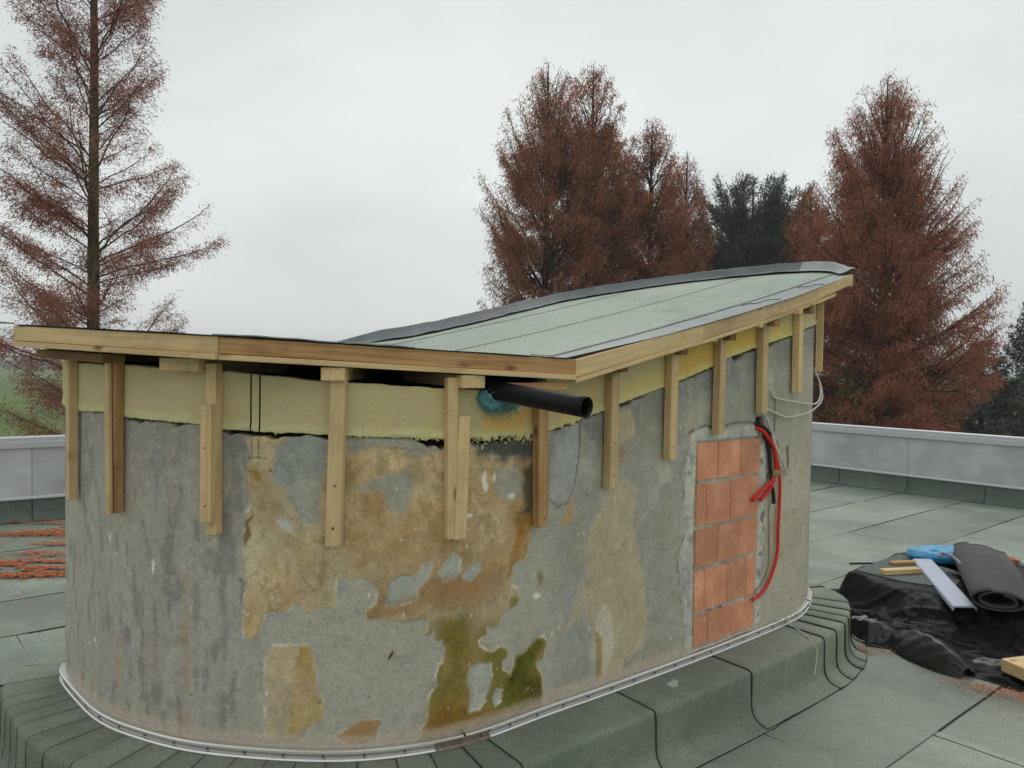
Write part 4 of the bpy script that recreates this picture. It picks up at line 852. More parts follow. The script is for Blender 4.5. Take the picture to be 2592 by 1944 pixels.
cable('red_cable', [(5.170, 1.430, -.02), (5.205, 1.408, .012), (5.245, 1.372, .02), (5.315, 1.305, .022), (5.360, 1.242, .022), (5.398, 1.120, .022), (5.405, .963, .02), (5.396, .834, .02), (5.398, .737, .02), (5.375, .654, .02), (5.312, .560, .02), (5.232, .506, .02), (5.146, .488, .018)],   .0088, red, 'long thin red cable curving down the wall to the lowest bricks')
cable('white_cable', [(5.318, 1.640, -.01), (5.322, 1.600, .012), (5.345, 1.578, .018), (5.50, 1.557, .03), (5.69, 1.540, .035), (5.86, 1.533, .045), (5.97, 1.560, .05), (6.02, 1.61, .05), (6.03, 1.672, .04), (6.03, 1.715, .02)],   .0052, wht, 'white wire looping from the small hole to the corner batten')
cable('white_cable', [(6.04, 1.72, .02), (6.04, 1.655, .045), (6.03, 1.59, .06), (5.97, 1.545, .06), (5.86, 1.513, .05), (5.715, 1.485, .035), (5.485, 1.467, .02), (5.355, 1.492, .02), (5.262, 1.515, .02), (5.222, 1.508, .02), (5.246, 1.455, .03), (5.272, 1.391, .045), (5.318, 1.310, .046), (5.414, 1.216, .03), (5.515, 1.139, .012)],  .0052, wht, 'long white wire slung from the corner batten and dangling past the red cables')
cable('grey_wire', [(5.225, 1.505, .02), (5.255, 1.43, .03), (5.30, 1.31, .05), (5.40, 1.21, .04), (5.46, 1.165, .025), (5.475, 1.13, .02)],  .0050, wht, 'white wire twisted round the dangling one, ending beside the slot in the plaster')
gry = flat_mat('grey_wire_sheath', lin(120, 112, 98), .6, .3)
cable('grey_wire', [(5.335, 1.585, .006), (5.359, 1.561, .006), (5.361, 1.45, .006), (5.359, 1.385, .006)], .0022, gry, 'thin grey wire hanging straight below the small hole', n=5)
cable('grey_wire', [(5.325, 1.002, .012), (5.312, .951, .008), (5.322, .881, .006), (5.330, .706, .006), (5.325, .655, .008), (5.280, .576, .006), (5.189, .516, .006)], .0026, gry, 'thin grey wire drooping behind the long red cable', n=5)
def bar_wire():
    P = catmull([wp3(5.50, .315, .02), wp3(5.51, .30, .034), wp3(5.52, .275, .05), wp3(5.47, .278, .12), wp3(5.43, .270, .19), wp3(5.40, .262, .228), wp3(5.39, .225, .266), wp3(5.38, .16, .268), wp3(5.36, .10, .272)], 8); A = Acc(); A.tube(P, .0028, 5)
    P2 = catmull([wp3(5.40, .327, .008), wp3(5.46, .325, .03), wp3(5.50, .318, .032), wp3(5.54, .30, .034), wp3(5.57, .282, .036)], 8); A.tube(P2, .0026, 5)
    tag(link('grey_wire', A.mesh('grey_wire', [wht])), 'thin pale wire draped over the metal bar and the felt kerb', 'cable')
bar_wire()
# ------------------------------------------------------------------ debris pile on the right
PLAT = [(2.521, 5.769), (2.729, 5.468), (2.957, 5.24), (3.185, 4.897), (3.839, 4.669), (4.565, 5.603), (3.839, 6.433), (3.123, 6.329)]
OUTL = [(2.40, 6.0), (2.30, 5.76), (2.27, 5.52), (2.14, 5.14), (2.18, 4.92), (2.30, 4.87), (2.38, 4.85), (2.40, 4.69), (2.47, 4.57), (2.55, 4.48), (2.66, 4.38), (2.77, 4.24), (3.5, 3.95), (4.7, 5.0), (4.0, 6.6), (3.06, 6.40), (2.52, 5.95)]
def pile_h(X, Y):
    d1 = np.maximum(-sdf(PLAT, X, Y), 0); d2 = np.maximum(sdf(OUTL, X, Y), 0); f = d2/(d1+d2+1e-6)
    h = .20*sstep(.46, .98, f)+.03*sstep(0, .3, f)
    # folds
    fl = lambda x, y, a, w, L, hh: hh*np.exp(-(np.abs((X-x)*-math.sin(a)+(Y-y)*math.cos(a))/w)**1.15)*np.exp(-((((X-x)*math.cos(a)+(Y-y)*math.sin(a))/L)**2))
    inn = sstep(0, .05, d2)
    h = h+inn*(fl(2.50, 4.71, -.95, .045, .20, .13)+fl(2.34, 5.04, .45, .07, .13, .14)+fl(2.30, 5.20, -.3, .03, .10, .07)+fl(2.25, 5.34, -.5, .025, .12, .06)+fl(2.66, 4.80, -.6, .03, .3, .03)+fl(2.75, 4.6, -.75, .03, .3, .035)+fl(2.42, 5.25, -.9, .03, .2, .025)+fl(2.8, 4.45, -.5, .02, .25, .03))
    pa = X*.80-Y*.60; pb = X*.60+Y*.80; rid = 1-np.abs(fbm(pa*1.6, pb*6.5, 0, 200, 3)); rid2 = 1-np.abs(fbm(pa*4, pb*11, 3, 203, 3))
    edge = sstep(.0, .10, d1)
    def crease(px, py, sc, n, seed, am):
        r = np.random.default_rng(seed); o = 0
        for i in range(n):
            a = r.uniform(0, np.pi); q = (px*math.cos(a)+py*math.sin(a))/(sc*r.uniform(.6, 1.6))+r.uniform(0, 9)+.35*fbm(px*3, py*3, i, seed, 2); o = o+am*r.uniform(.5, 1)*np.abs((q % 2)-1)
        return o-am*n*.37
    h = h+inn*(.35+.65*edge)*(crease(X, Y, .24, 5, 7, .038)+crease(X, Y, .09, 4, 8, .009)*np.clip(fbm(X*3, Y*3, 0, 206, 2)*2+.5, 0, 1))
    h = np.maximum(h, 0)+inn*(.028*rid**7*(.2+.8*edge)+.016*rid2**9*edge)+.0025*fbm(X*24, Y*24, 0, 204, 3)*inn*(.4+edge)
    return h, d2
def tarp():
    x = np.arange(2.08, 4.3, .0095); y = np.arange(3.9, 6.4, .0095); X, Y = np.meshgrid(x, y); h, d2 = pile_h(X, Y)
    sd = sdf(OUTL, X, Y)+.02*fbm(X*6, Y*6, 0, 205, 3); q = grid_quads(len(y), len(x)); keep = (sd.ravel()[q] > 0).all(1); q = q[keep]
    Z = h+.012; V = np.stack([X, Y, Z], -1).reshape(-1, 3); used = np.unique(q); mp = np.full(len(V), -1); mp[used] = np.arange(len(used))
    m = M('black_plastic_sheet', .46, .13); f = m.noise(m.coord(), 22, 4, .6); m.color(m.ramp(f, [(.35, lin(7, 7, 7)), (.65, lin(14, 15, 14))])); vw = m.coord(); dn = m.n('ShaderNodeTexNoise'); dn.inputs['Scale'].default_value = 5; m.l(vw, dn.inputs['Vector']); ad = m.n('ShaderNodeVectorMath', operation='MULTIPLY_ADD'); ad.inputs[1].default_value = (.12, .12, .12); m.l(dn.outputs['Color'], ad.inputs[0]); m.l(vw, ad.inputs[2]); vo = m.n('ShaderNodeTexVoronoi'); vo.inputs['Scale'].default_value = 5.5; m.l(ad.outputs[0], vo.inputs['Vector']); vo2 = m.n('ShaderNodeTexVoronoi'); vo2.inputs['Scale'].default_value = 14; m.l(ad.outputs[0], vo2.inputs['Vector']); m.bump(m.mix(.35, vo.outputs['Distance'], vo2.outputs['Distance']), .5, .04)
    o = link('plastic_sheet', mesh_np('plastic_sheet', V[used], mp[q], mats=[m.m], smooth=True)); tag(o, 'crumpled black plastic sheet covering a pile beside the hut', 'sheet')
tarp()
def folds():
    # loose flaps of the same sheet along its front, coloured lighter as sky-lit
    root = bpy.data.objects['plastic_sheet']; m = flat_mat('skylit_black_film', lin(30, 34, 31), .34, .5, 0, .5, 5, .6, .25)
    def flap(A, B, prof, seed, am=.016, nx=40):
        A, B = np.array(A), np.array(B); d = (B-A)/np.linalg.norm((B-A)[:2]); n = np.array([d[1], -d[0], 0]); V = []
        pr = np.array(prof); q = np.linspace(0, 1, len(pr)); qq = np.linspace(0, 1, 26); pr = np.stack([np.interp(qq, q, pr[:, i]) for i in (0, 1)], 1)
        for i, u in enumerate(np.linspace(0, 1, nx)):
            k = math.sin(math.pi*min(1, max(0, .10+u*.84)))**.6; c = A*(1-u)+B*u
            for j, (o, z) in enumerate(pr):
                e = am*(1-2*abs(float(fbm(u*2.6+o*3, z*6+o*4, 0, seed, 2)))); e2 = am*.9*(abs((u*5.3+j*.13+seed) % 1-.5)-.25)+.006*(1-2*abs(float(fbm(u*9, j*.35, 0, seed+5, 2))))
                V.append(c+n*(o*k+e)+np.array([0, 0, max(.006-c[2], z*k+e2)]))
        return link('sheet_fold', mesh_np('sheet_fold', np.array(V), grid_quads(nx, 26), mats=[m], smooth=True), root)
    flap((2.45, 4.93, .012), (2.60, 4.40, .012), [(-.13, .06), (-.05, .125), (.02, .15), (.07, .10), (.11, .03), (.12, .0)], 3)
    flap((2.20, 5.16, .012), (2.46, 4.93, .012), [(-.10, .05), (-.03, .13), (.04, .12), (.07, .05), (.10, .0)], 5, .024)
    flap((2.19, 5.52, .012), (2.24, 5.12, .012), [(-.10, .03), (-.04, .08), (.03, .075), (.07, .03), (.09, .0)], 8, .02)
    flap((2.70, 4.62, .02), (3.10, 4.30, .02), [(-.10, .03), (-.02, .055), (.05, .03), (.10, .0)], 11, .014)
folds()
def pz(x, y): return float(pile_h(np.array([x]), np.array([y]))[0][0])+.014
def stack_top():
    # grey board lying under the back of the sheet
    P = [(2.563, 5.793), (2.771, 5.491), (3.042, 5.335), (3.334, 5.73), (3.147, 6.314)]; z = .258
    V = [(x, y, z) for x, y in P]+[(x, y, z-.012) for x, y in P]; k = len(P); me = bpy.data.meshes.new('felt_offcut'); me.from_pydata(V, [], [tuple(range(k)), tuple(range(2*k-1, k-1, -1))]+[(i, i+k, (i+1) % k+k, (i+1) % k) for i in range(k)])
    bm = bmesh.new(); bm.from_mesh(me); bmesh.ops.recalc_face_normals(bm, faces=bm.faces); bm.to_mesh(me); bm.free(); me.materials.append(felt_mat('grey_felt_offcut', lin(74, 82, 80), lin(88, 96, 92), lin(100, 106, 100), .8))
    tag(link('felt_offcut', me), 'flat grey felt offcut lying on the black sheet below the timber offcut', 'roofing felt')
stack_top()
def bag():
    m = flat_mat('blue_plastic_film', lin(52, 150, 200), .4, .5, 0, .7, 14, .55, .4, (1, 3, 3))
    V, Q = blob(.32, .17, .07, 64, 36, 5, .16, 1.6); V[:, 2] += .014*(1-2*np.abs(fbm(V[:, 0]*5, V[:, 1]*17+V[:, 0]*4, 0, 210, 3))); V[:, 2] = np.maximum(V[:, 2], -.03)
    a = -.15; R2 = np.array([[math.cos(a), -math.sin(a)], [math.sin(a), math.cos(a)]]); V[:, :2] = V[:, :2] @ R2.T
    o = link('plastic_bag', mesh_np('plastic_bag', V+[3.429, 6.11, 0.29], Q, mats=[m], smooth=True)); tag(o, 'crumpled bright blue plastic bag at the back of the pile', 'bag')
    V, Q = blob(.07, .05, .03, 24, 14, 9, .4, 3.); tag(link('plastic_scrap', mesh_np('plastic_scrap', V+[3.753, 6.166, .268], Q, mats=[m], smooth=True)), 'small blue plastic scrap between the grey roll and the orange brick', 'scrap')
bag()
def timbers():
    mk = lambda nm, a, b, w, t, lab, mat='wood': tag(beam(nm, a, b, w, t, (0, 0, 1), MAT[mat]), lab, 'timber')
    mk('timber_offcut', (2.699, 5.664, .278), (3.0, 5.728, .279), .036, .06, 'short pale timber offcut pointing out of the pile below the blue bag')
    mk('timber_offcut', (2.903, 5.955, .271), (3.114, 5.997, .271), .022, .05, 'thin short stick of timber just under the blue bag', 'wood_front')
    mk('timber_board', (2.80, 4.32, .090), (3.25, 4.44, .10), .07, .16, 'pale board end at the right frame edge below the black sheet')
timbers()
def profile():
    m = flat_mat('pale_grey_profile', lin(178, 186, 202), .5, .4, 0, .2, 6, .92)
    a = np.array([3.18, 6.03, .285]); b = np.array([2.875, 4.93, .255]); w = Vector((b-a)).normalized(); x = Vector((1, -.28, .10)); x = (x-w*x.dot(w)).normalized(); up = x.cross(w); up = up if up.z > 0 else -up
    prof = [(-.07, -.024), (-.067, 0), (-.058, .006), (.058, .004), (.067, -.003), (.070, -.026), (.064, -.026), (.060, -.008), (-.056, -.005), (-.063, -.024)]
    V = []
    for u in np.linspace(0, 1, 8):
        c = Vector(a*(1-u)+b*u); V += [tuple(c+x*p+up*q) for p, q in prof]
    n = len(prof); q = grid_quads(8, n, closed=True); me = bpy.data.meshes.new('metal_profile'); me.from_pydata(V, [], [tuple(int(i) for i in f) for f in q]+[tuple(range(n)), tuple(range(8*n-1, 7*n-1, -1))])
    bm = bmesh.new(); bm.from_mesh(me); bmesh.ops.recalc_face_normals(bm, faces=bm.faces); bm.to_mesh(me); bm.free(); me.materials.append(m); tag(link('metal_profile', me), 'long pale blue grey channel lying aslant on the black sheet', 'profile')
    m2 = flat_mat('grey_foam_strip', lin(128, 132, 138), .7, .3, 0, .3, 12, .8); P = catmull([(3.186, 5.789, 0.36), (3.219, 5.834, 0.38), (3.25, 5.729, 0.375), (3.206, 5.518, 0.355)], 6); A = Acc(); A.tube(P, .012, 6); tag(link('plastic_strip', A.mesh('plastic_strip', [m2])), 'thin grey curled strip between the pale channel and the felt roll', 'scrap')
profile()
def roll():
    m = felt_mat('charcoal_felt_roll', lin(58, 58, 58), lin(76, 75, 74), lin(92, 90, 88), .75)
    a = np.array([3.638, 6.118, .335]); b = np.array([3.018, 4.80, .33]); w = (b-a)/np.linalg.norm(b-a); side = np.cross(w, [0, 0, 1]); side /= np.linalg.norm(side); up = np.cross(side, w); up = up if up[2] > 0 else -up
    th = np.linspace(0, 2*np.pi*1.9, 110); r = .104-.028*th/(2*np.pi); px = -np.sin(th+.4)*r*1.55; pz_ = np.cos(th+.4)*r*.62
    # outer turn trails off as a flat lip
    lip = np.linspace(.26, .02, 10); px = np.r_[lip*1.0+px[0], px]; pz_ = np.r_[pz_[0]-.35*lip**1.5-.01, pz_]
    V = []; 
    for u in np.linspace(0, 1, 16): 
        c = a*(1-u)+b*u; k = 1+.05*math.sin(u*5); V.append(c+np.outer(px*k, -side)+np.outer(pz_*k+.006*fbm(px*8, u*4+0*px, 0, 220, 3), up))
    n = len(px); V = np.array(V); c0 = V.mean(1, keepdims=True)
    tn = np.stack([np.gradient(px), np.gradient(pz_)], -1); tn /= np.linalg.norm(tn, axis=1)[:, None]; inn = np.outer(tn[:, 1]*.010, -side)-np.outer(tn[:, 0]*.010, up)
    V2 = V+inn; Q = np.r_[grid_quads(16, n), grid_quads(16, n, 16*n, True), np.stack([15*n+np.arange(n-1), 15*n+np.arange(1, n), 31*n+np.arange(1, n), 31*n+np.arange(n-1)], -1), np.stack([np.arange(n-1), np.arange(1, n), 16*n+np.arange(1, n), 16*n+np.arange(n-1)], -1)]
    me = mesh_np('felt_roll', np.r_[V.reshape(-1, 3), V2.reshape(-1, 3)], Q, mats=[m], smooth=True)
    tag(link('felt_roll', me), 'charcoal roll of roofing felt with an open spiral end on top of the pile', 'roll')
roll()
def brick_bit():
    c = np.array([3.845, 6.06, .268]); P = []; n = 17; w = .13
    t = np.linspace(-w/2, w/2, n); z = np.where(np.arange(n) % 2, .0, .006)
    fr = np.c_[t, np.full(n, -.05), z+.025]; bk = np.c_[t, np.full(n, .05), z+.025]; lo = np.c_[t, np.full(n, -.05), np.full(n, -.025)]; lb = np.c_[t, np.full(n, .05), np.full(n, -.035)]
    V = np.r_[lo, fr, bk, lb]; a = -.25; R2 = np.array([[math.cos(a), -math.sin(a)], [math.sin(a), math.cos(a)]]); V[:, :2] = V[:, :2] @ R2.T
    Q = np.r_[grid_quads(4, n), np.array([[0, n, 2*n, 3*n], [n-1, 4*n-1, 3*n-1, 2*n-1]])]
    m = flat_mat('orange_clay', lin(196, 108, 74), .85, .2, 0, .4, 40, .7); tag(link('brick_piece', mesh_np('brick_piece', V+c, Q, mats=[m])), 'ribbed orange clay brick piece at the far right of the pile', 'brick')
    V, Q = blob(.05, .04, .04, 16, 10, 4, .35, 2.); tag(link('plaster_lump', mesh_np('plaster_lump', V+[3.932, 5.94, .272], Q, mats=[flat_mat('white_plaster', lin(196, 198, 200), .9, .2, 0, .3, 30, .8)], smooth=True)), 'white lump at the frame edge beside the orange brick', 'scrap')
brick_bit()

# ------------------------------------------------------------------ small things lying about
def litter():
    r = np.random.default_rng(21); A = []; 
    def flakes(n, cx, cy, lx, ly, ang, sz, th=-1.):
        u = r.normal(0, 1, n)*lx; v = r.normal(0, 1, n)*ly; c, s = math.cos(ang), math.sin(ang); x = cx+u*c-v*s; y = cy+u*s+v*c
        keep = np.array([in_deck(np.array([a, b])) for a, b in zip(x, y)]) & (fbm(x*1.3, y*5.5, 0, 215, 4) > th); x, y = x[keep], y[keep]; k = len(x)
        L = sz*(.4+r.random(k)*1.0); W = L*(.12+.3*r.random(k)); t = r.random(k)*2*np.pi; z0 = .015+.014*r.random(k); d = np.stack([np.cos(t)*L, np.sin(t)*L, (r.random(k)-.4)*.012], -1); w = np.stack([-np.sin(t)*W, np.cos(t)*W, (r.random(k)-.5)*.006], -1)
        p = np.stack([x, y, z0], -1); A.append(np.stack([p-d/2, p+w/2, p+d/2, p-w/2], 1))
    a = math.atan2(.646, .763)
    for n, cx, cy, lx, ly, th in [(5000, -3.90, 6.52, .32, .14, -.22), (3500, -4.6, 6.40, .4, .12, -.1), (12000, -4.2, 7.2, .9, .45, .10), (7000, -4.7, 8.15, 1.0, .22, .12), (1500, -4.4, 7.1, 1.2, .9, -1.), (3500, -3.80, 6.24, .30, .05, -.2), (2500, -4.35, 7.75, .5, .06, -.1)]:
        flakes(n, cx, cy, lx, ly, .16, .034, th)
    for n, cx, cy, lx, ly in [(260, 2.16, 4.83, .06, .03), (60, 2.33, 4.78, .05, .03), (500, 2.62, 4.22, .12, .04), (350, 2.80, 4.06, .10, .05), (160, 2.5, 4.05, .22, .12), (220, 2.6, 4.2, 1.2, 1.0), (200, 4.6, 8.5, 1.8, 1.4), (60, 1.3, 3.3, .35, .25), (110, -3.6, 5.3, .4, .5)]:
        flakes(n, cx, cy, lx, ly, -.6, .016)
    V = np.concatenate(A); n = len(V); m = M('orange_needle_litter', .9, .15); g = m.n('ShaderNodeNewGeometry'); m.color(m.ramp(g.outputs['Random Per Island'], [(0, lin(140, 70, 42)), (.4, lin(190, 104, 64)), (.8, lin(212, 132, 88)), (1, lin(168, 122, 86))]))
    o = link('needle_litter', mesh_np('needle_litter', V.reshape(-1, 3), np.arange(n*4).reshape(-1, 4), mats=[m.m])); tag(o, 'orange fallen needles and sawdust scattered over the felt', None, None, 'stuff')
litter()
def bits():
    # white scrap on the kerb, dead frond on the wall, sticks on the far deck
    c = wp3(4.33, .2665, .125); t = wtan(4.33); n = wnor(4.33); P = [(-.035, .03), (-.032, -.012), (.0, -.028), (.045, .0), (.06, .038), (.0, .022)]
    V = [tuple(c+np.r_[t*a-n*b, .006+.006*math.sin(a*60)]) for a, b in P]; V += [tuple(np.array(v)-[0, 0, .003]) for v in V]; k = len(P)
    me = bpy.data.meshes.new('paper_scrap'); me.from_pydata(V, [], [tuple(range(k)), tuple(range(2*k-1, k-1, -1))]+[(i, i+k, (i+1) % k+k, (i+1) % k) for i in range(k)]); me.materials.append(flat_mat('white_scrap', lin(176, 178, 166), .8, .2)); tag(link('paper_scrap', me), 'torn pale triangular scrap lying on the felt kerb below the brickwork', 'scrap')
    s0, z0 = 2.940, .655; V = []
    for u, w in ((-.5, .0), (-.25, .5), (.1, .6), (.35, .35), (.5, 0)): 
        for sgn in (-1, 1): V.append(wp3(s0+.020*u*1.05-.006*w*sgn*1.0, z0+.036*u+.004*w*sgn, .006+.006*abs(u)*0+.003*w))
    me = mesh_np('dead_leaf', np.array(V), [(0, 1, 3, 2), (2, 3, 5, 4), (4, 5, 7, 6), (6, 7, 9, 8)], mats=[flat_mat('dead_leaf', lin(104, 52, 40), .8, .2)]); tag(link('dead_leaf', me), 'single dark red leaf stuck to the lower grey plaster', 'leaf')
    st = flat_mat('dark_stick', lin(62, 58, 50), .9, .2); 
    for k, (pts, lab) in enumerate([([(3.02, 6.95), (3.35, 6.98), (3.62, 7.02)], 'longest thin dark strip lying on the felt before the blue bag'), ([(3.3, 6.9), (3.5, 6.88), (3.66, 6.90)], 'short pale strip lying across the end of the longest dark one'), ([(2.98, 6.45), (3.12, 6.38), (3.2, 6.33)], 'short dark stick on the felt left of the blue bag')]):
        A = Acc(); A.tube(catmull([(x, y, .016) for x, y in pts], 5), .008, 5); tag(link('stick', A.mesh('stick', [st if k != 1 else wht])), lab, 'stick')
bits()
# ------------------------------------------------------------------ trees beyond the roof, standing on the field at z = -5
def leaf_mat(name, cols, trans=.32, rough=.75, tint=.0, tc=(.26, .10, .085)):
    m = M(name, rough, .15); g = m.n('ShaderNodeNewGeometry'); v = m.coord(); f = m.noise(v, .55, 3, .6)
    k = len(cols); c1 = m.ramp(g.outputs['Random Per Island'], [(i/(k-1), c) for i, c in enumerate(cols)])
    hs = m.n('ShaderNodeHueSaturation'); mr = m.n('ShaderNodeMapRange'); mr.inputs['To Min'].default_value = .62; mr.inputs['To Max'].default_value = 1.38
    m.l(f, mr.inputs['Value']); m.l(mr.outputs[0], hs.inputs['Value']); f2 = m.noise(v, .9, 3, .6); c1 = m.mix(m.ramp(f2, [(.42, 0.), (.62, tint)]), c1, tc) if tint else c1; m.l(c1, hs.inputs['Color']); m.color(hs.outputs['Color'])
    tr = m.n('ShaderNodeBsdfTranslucent'); m.l(hs.outputs['Color'], tr.inputs['Color']); mx = m.n('ShaderNodeMixShader'); mx.inputs[0].default_value = trans
    o = m.t.nodes['Material Output']; m.l(m.b.outputs[0], mx.inputs[1]); m.l(tr.outputs[0], mx.inputs[2]); m.l(mx.outputs[0], o.inputs['Surface']); return m.m
def bark_mat(name, a, b):
    m = M(name, .9, .15); v = m.coord((8, 8, 1.2)); f = m.noise(v, 2.2, 5, .65); m.color(m.ramp(f, [(.3, a), (.7, b)])); m.bump(f, .6, .02); return m.m
BARK = bark_mat('reddish_bark', lin(58, 42, 36), lin(96, 74, 62)); BARK2 = bark_mat('mossy_bark', lin(66, 60, 44), lin(104, 94, 72)); BARKD = bark_mat('dark_bark', lin(40, 36, 32), lin(66, 58, 50))
RUST = leaf_mat('rust_needles', [(.35, .125, .068), (.44, .175, .088), (.48, .22, .115), (.37, .16, .095), (.26, .12, .08)], tint=.5, tc=(.32, .12, .08))
RUSTP = leaf_mat('faded_rust_needles', [(.32, .155, .125), (.38, .15, .11), (.28, .15, .12), (.42, .19, .13), (.22, .125, .105)], tint=.7, tc=(.40, .13, .085))
RUSTR = leaf_mat('red_needles', [(.38, .125, .075), (.46, .175, .095), (.34, .12, .082), (.42, .165, .11)], tint=.6, tc=(.38, .16, .08))
CEDAR = leaf_mat('dark_cedar_needles', [(.085, .10, .080), (.11, .128, .095), (.078, .092, .078), (.13, .145, .10)], .1)
OLIVE = leaf_mat('olive_leaves', [(.09, .085, .025), (.14, .12, .035), (.06, .065, .022), (.18, .15, .05)], .25)

def tree(name, label, x, y, top, rmax, prof, nb, seed, leaf, bark, r0, lw=.05, ll=.26, spray=26, twig=5., el=(0, 58), h0=.22, droop=.75, curl=24, lean=(0, 0), up=0., ground=-5., group=None, twigr=.010, sway=.35, gaps=.0, bth=1., scat=.11, lr=(.82, 1.03), cull=(-.36, .06), cf=.9, u0=.12):
    r = np.random.default_rng(seed); root = empty(name, (x, y, ground), label, 'tree', group)
    H = top-ground; lb = Acc(); tk = Acc()
    hz = np.linspace(0, 1, 26); ctr = np.stack([x+lean[0]*hz*H+.10*fbm(hz*3, 0*hz, 0, seed, 3), y+lean[1]*hz*H+.10*fbm(hz*3, 5+0*hz, 0, seed, 3), ground+hz*H], -1)
    rad = r0*(1-hz)**.8+.012; rad[0] *= 1.35; tk.tube(ctr, rad, 12)
    def at(h): return np.array([np.interp(h, hz, ctr[:, i]) for i in range(3)])
    P, D, WD = [], [], []      # spray anchors, local twig direction
    for i in range(nb):
        u = (i+r.random())/nb; ht = h0+(1-h0)*u**.9; az = i*2.39996+r.normal(0, .35); n = 9
        e0 = math.radians(el[0]+(el[1]-el[0])*u+r.normal(0, 7)); ek = math.radians(curl)
        L = max(.3, rmax*prof(ht)*r.uniform(*lr)/max(.35, math.cos(e0+ek*.38)))
        if gaps and r.random() < gaps: L *= r.uniform(.3, .7)
        t = np.linspace(0, 1, n); ee = e0+ek*(t**1.6)-np.radians(14)*np.sin(t*np.pi)*(1-u); aa = az+r.normal(0, .12)*t*2
        st = np.stack([np.cos(ee)*np.cos(aa), np.cos(ee)*np.sin(aa), np.sin(ee)], -1)*L/(n-1)
        h = np.clip(ht-st[:-1, 2].sum()/H, .06, .985); p0 = at(h); pts = np.r_[p0[None], p0+np.cumsum(st, 0)[:-1]]
        pts = pts+np.r_[np.zeros((1, 3)), r.normal(0, .018*L*.5, (n-1, 3))]
        rb = min(np.interp(h, hz, rad)*.5, bth*(.010+.012*L)); lb.tube(pts, rb*(1-t)**.7+.003, 5, False)
        m = max(3, int(L*twig)); ut = u0+(1-u0)*(np.arange(m)+r.random(m))/m
        q = np.stack([np.interp(ut, t, pts[:, j]) for j in range(3)], -1); bd = np.stack([np.interp(ut, t, st[:, j]) for j in range(3)], -1); bd /= np.linalg.norm(bd, axis=1)[:, None]
        sd = np.cross(bd, [0, 0, 1.]); sd /= np.linalg.norm(sd, axis=1)[:, None]+1e-9; sg = np.where(np.arange(m) % 2, 1., -1.)*r.uniform(.45, 1.1, m)
        td = bd*.75+sd*sg[:, None]+np.stack([np.zeros(m), np.zeros(m), r.normal(-.12+up*.5, .22, m)], -1); td /= np.linalg.norm(td, axis=1)[:, None]
        tl = (.16+.34*L*(1.08-ut))*r.uniform(.6, 1.15, m)
        for k in range(m):
            w = np.linspace(0, 1, 4)[:, None]; tp = q[k]+td[k]*tl[k]*w+np.array([0, 0, -.22*droop+.25*up])*tl[k]*w**2
            lb.tube(tp, twigr*np.array([1, .8, .6, .35]), 3, False)
            c = max(2, int(r.poisson(spray*tl[k]))); us = r.random(c)**.8; P.append(np.stack([np.interp(us, w[:, 0], tp[:, j]) for j in range(3)], -1)); D.append(np.repeat(td[k][None], c, 0))
        c = int(spray*L*.5); us = .35+.65*r.random(c); P.append(np.stack([np.interp(us, t, pts[:, j]) for j in range(3)], -1)); D.append(np.stack([np.interp(us, t, st[:, j]) for j in range(3)], -1)/(L/(n-1)))
    P = np.concatenate(P); D = np.concatenate(D)
    k = r.random(len(P)) < sstep(cull[0], cull[1], fbm(P[:, 0]*cf, P[:, 1]*cf, P[:, 2]*cf*.8, seed, 3)); P, D = P[k], D[k]; n = len(P)
    d = D*.55+r.normal(0, sway, (n, 3))+np.array([0, 0, -droop+up]); d /= np.linalg.norm(d, axis=1)[:, None]
    s = np.cross(d, r.normal(0, 1, (n, 3))); s /= np.linalg.norm(s, axis=1)[:, None]; l = ll*r.uniform(.5, 1.3, n)[:, None]; w = lw*r.uniform(.6, 1.25, n)[:, None]
    base = P+r.normal(0, scat, (n, 3)); V = np.stack([base, base+d*l*.45+s*w*.5, base+d*l, base+d*l*.5-s*w*.5], 1).reshape(-1, 3)
    link('trunk', tk.mesh('trunk', [bark]), root)
    tag(link('branches', lb.mesh('branches', [bark]), root), kind='stuff')
    tag(link('crown', mesh_np('crown', V, np.arange(n*4).reshape(-1, 4), mats=[leaf]), root), kind='stuff')
    return root
def oval(a, b, low=.75):
    """crown reach by height: full until a, then rounding in to the top"""
    return lambda h: max(.06, ((1-h)/(1-a))**b) if h > a else low+(1-low)*h/a
GR = 'rust coloured redwoods behind the hut'
tree('redwood_tree', 'tall half bare redwood with faded rusty needles above the left end of the hut', -9.62, 18., 15.8, 2.95, oval(.42, .62, .95), 165, 4, RUSTP, BARK2, .172, .0165, .11, 165, 7.0, (22, 62), .14, .6, 14, (.0022, 0), 0, group=GR, twigr=.0055, sway=.55, gaps=.2, bth=.45, scat=.09, lr=(.55, 1.0), cull=(-.34, .10), cf=1.6, u0=.2)
tree('redwood_tree', 'broad airy rust red redwood, leftmost of the clump behind the hut roof', 1.50, 36., 15.4, 2.95, oval(.68, .45), 215, 11, RUST, BARK, .27, .032, .19, 62, 5, (30, 66), .2, 1.0, 8, (0, 0), 0, group=GR, twigr=.010, bth=.7, gaps=.28)
tree('redwood_tree', 'tallest narrow rust brown redwood in the middle of the clump', 3.70, 37.5, 15.9, 2.45, oval(.72, .43), 220, 12, RUST, BARKD, .28, .034, .19, 72, 5, (30, 66), .2, 1.0, 8, (0, 0), 0, group=GR, twigr=.010, bth=.7, gaps=.28)
tree('redwood_tree', 'shorter rust brown redwood at the right of the clump, before the dark cedar', 6.55, 38., 13.5, 2.55, oval(.68, .47), 205, 13, RUST, BARKD, .25, .034, .19, 62, 5, (28, 64), .2, 1.0, 8, (0, 0), 0, group=GR, twigr=.010, bth=.7, gaps=.28)
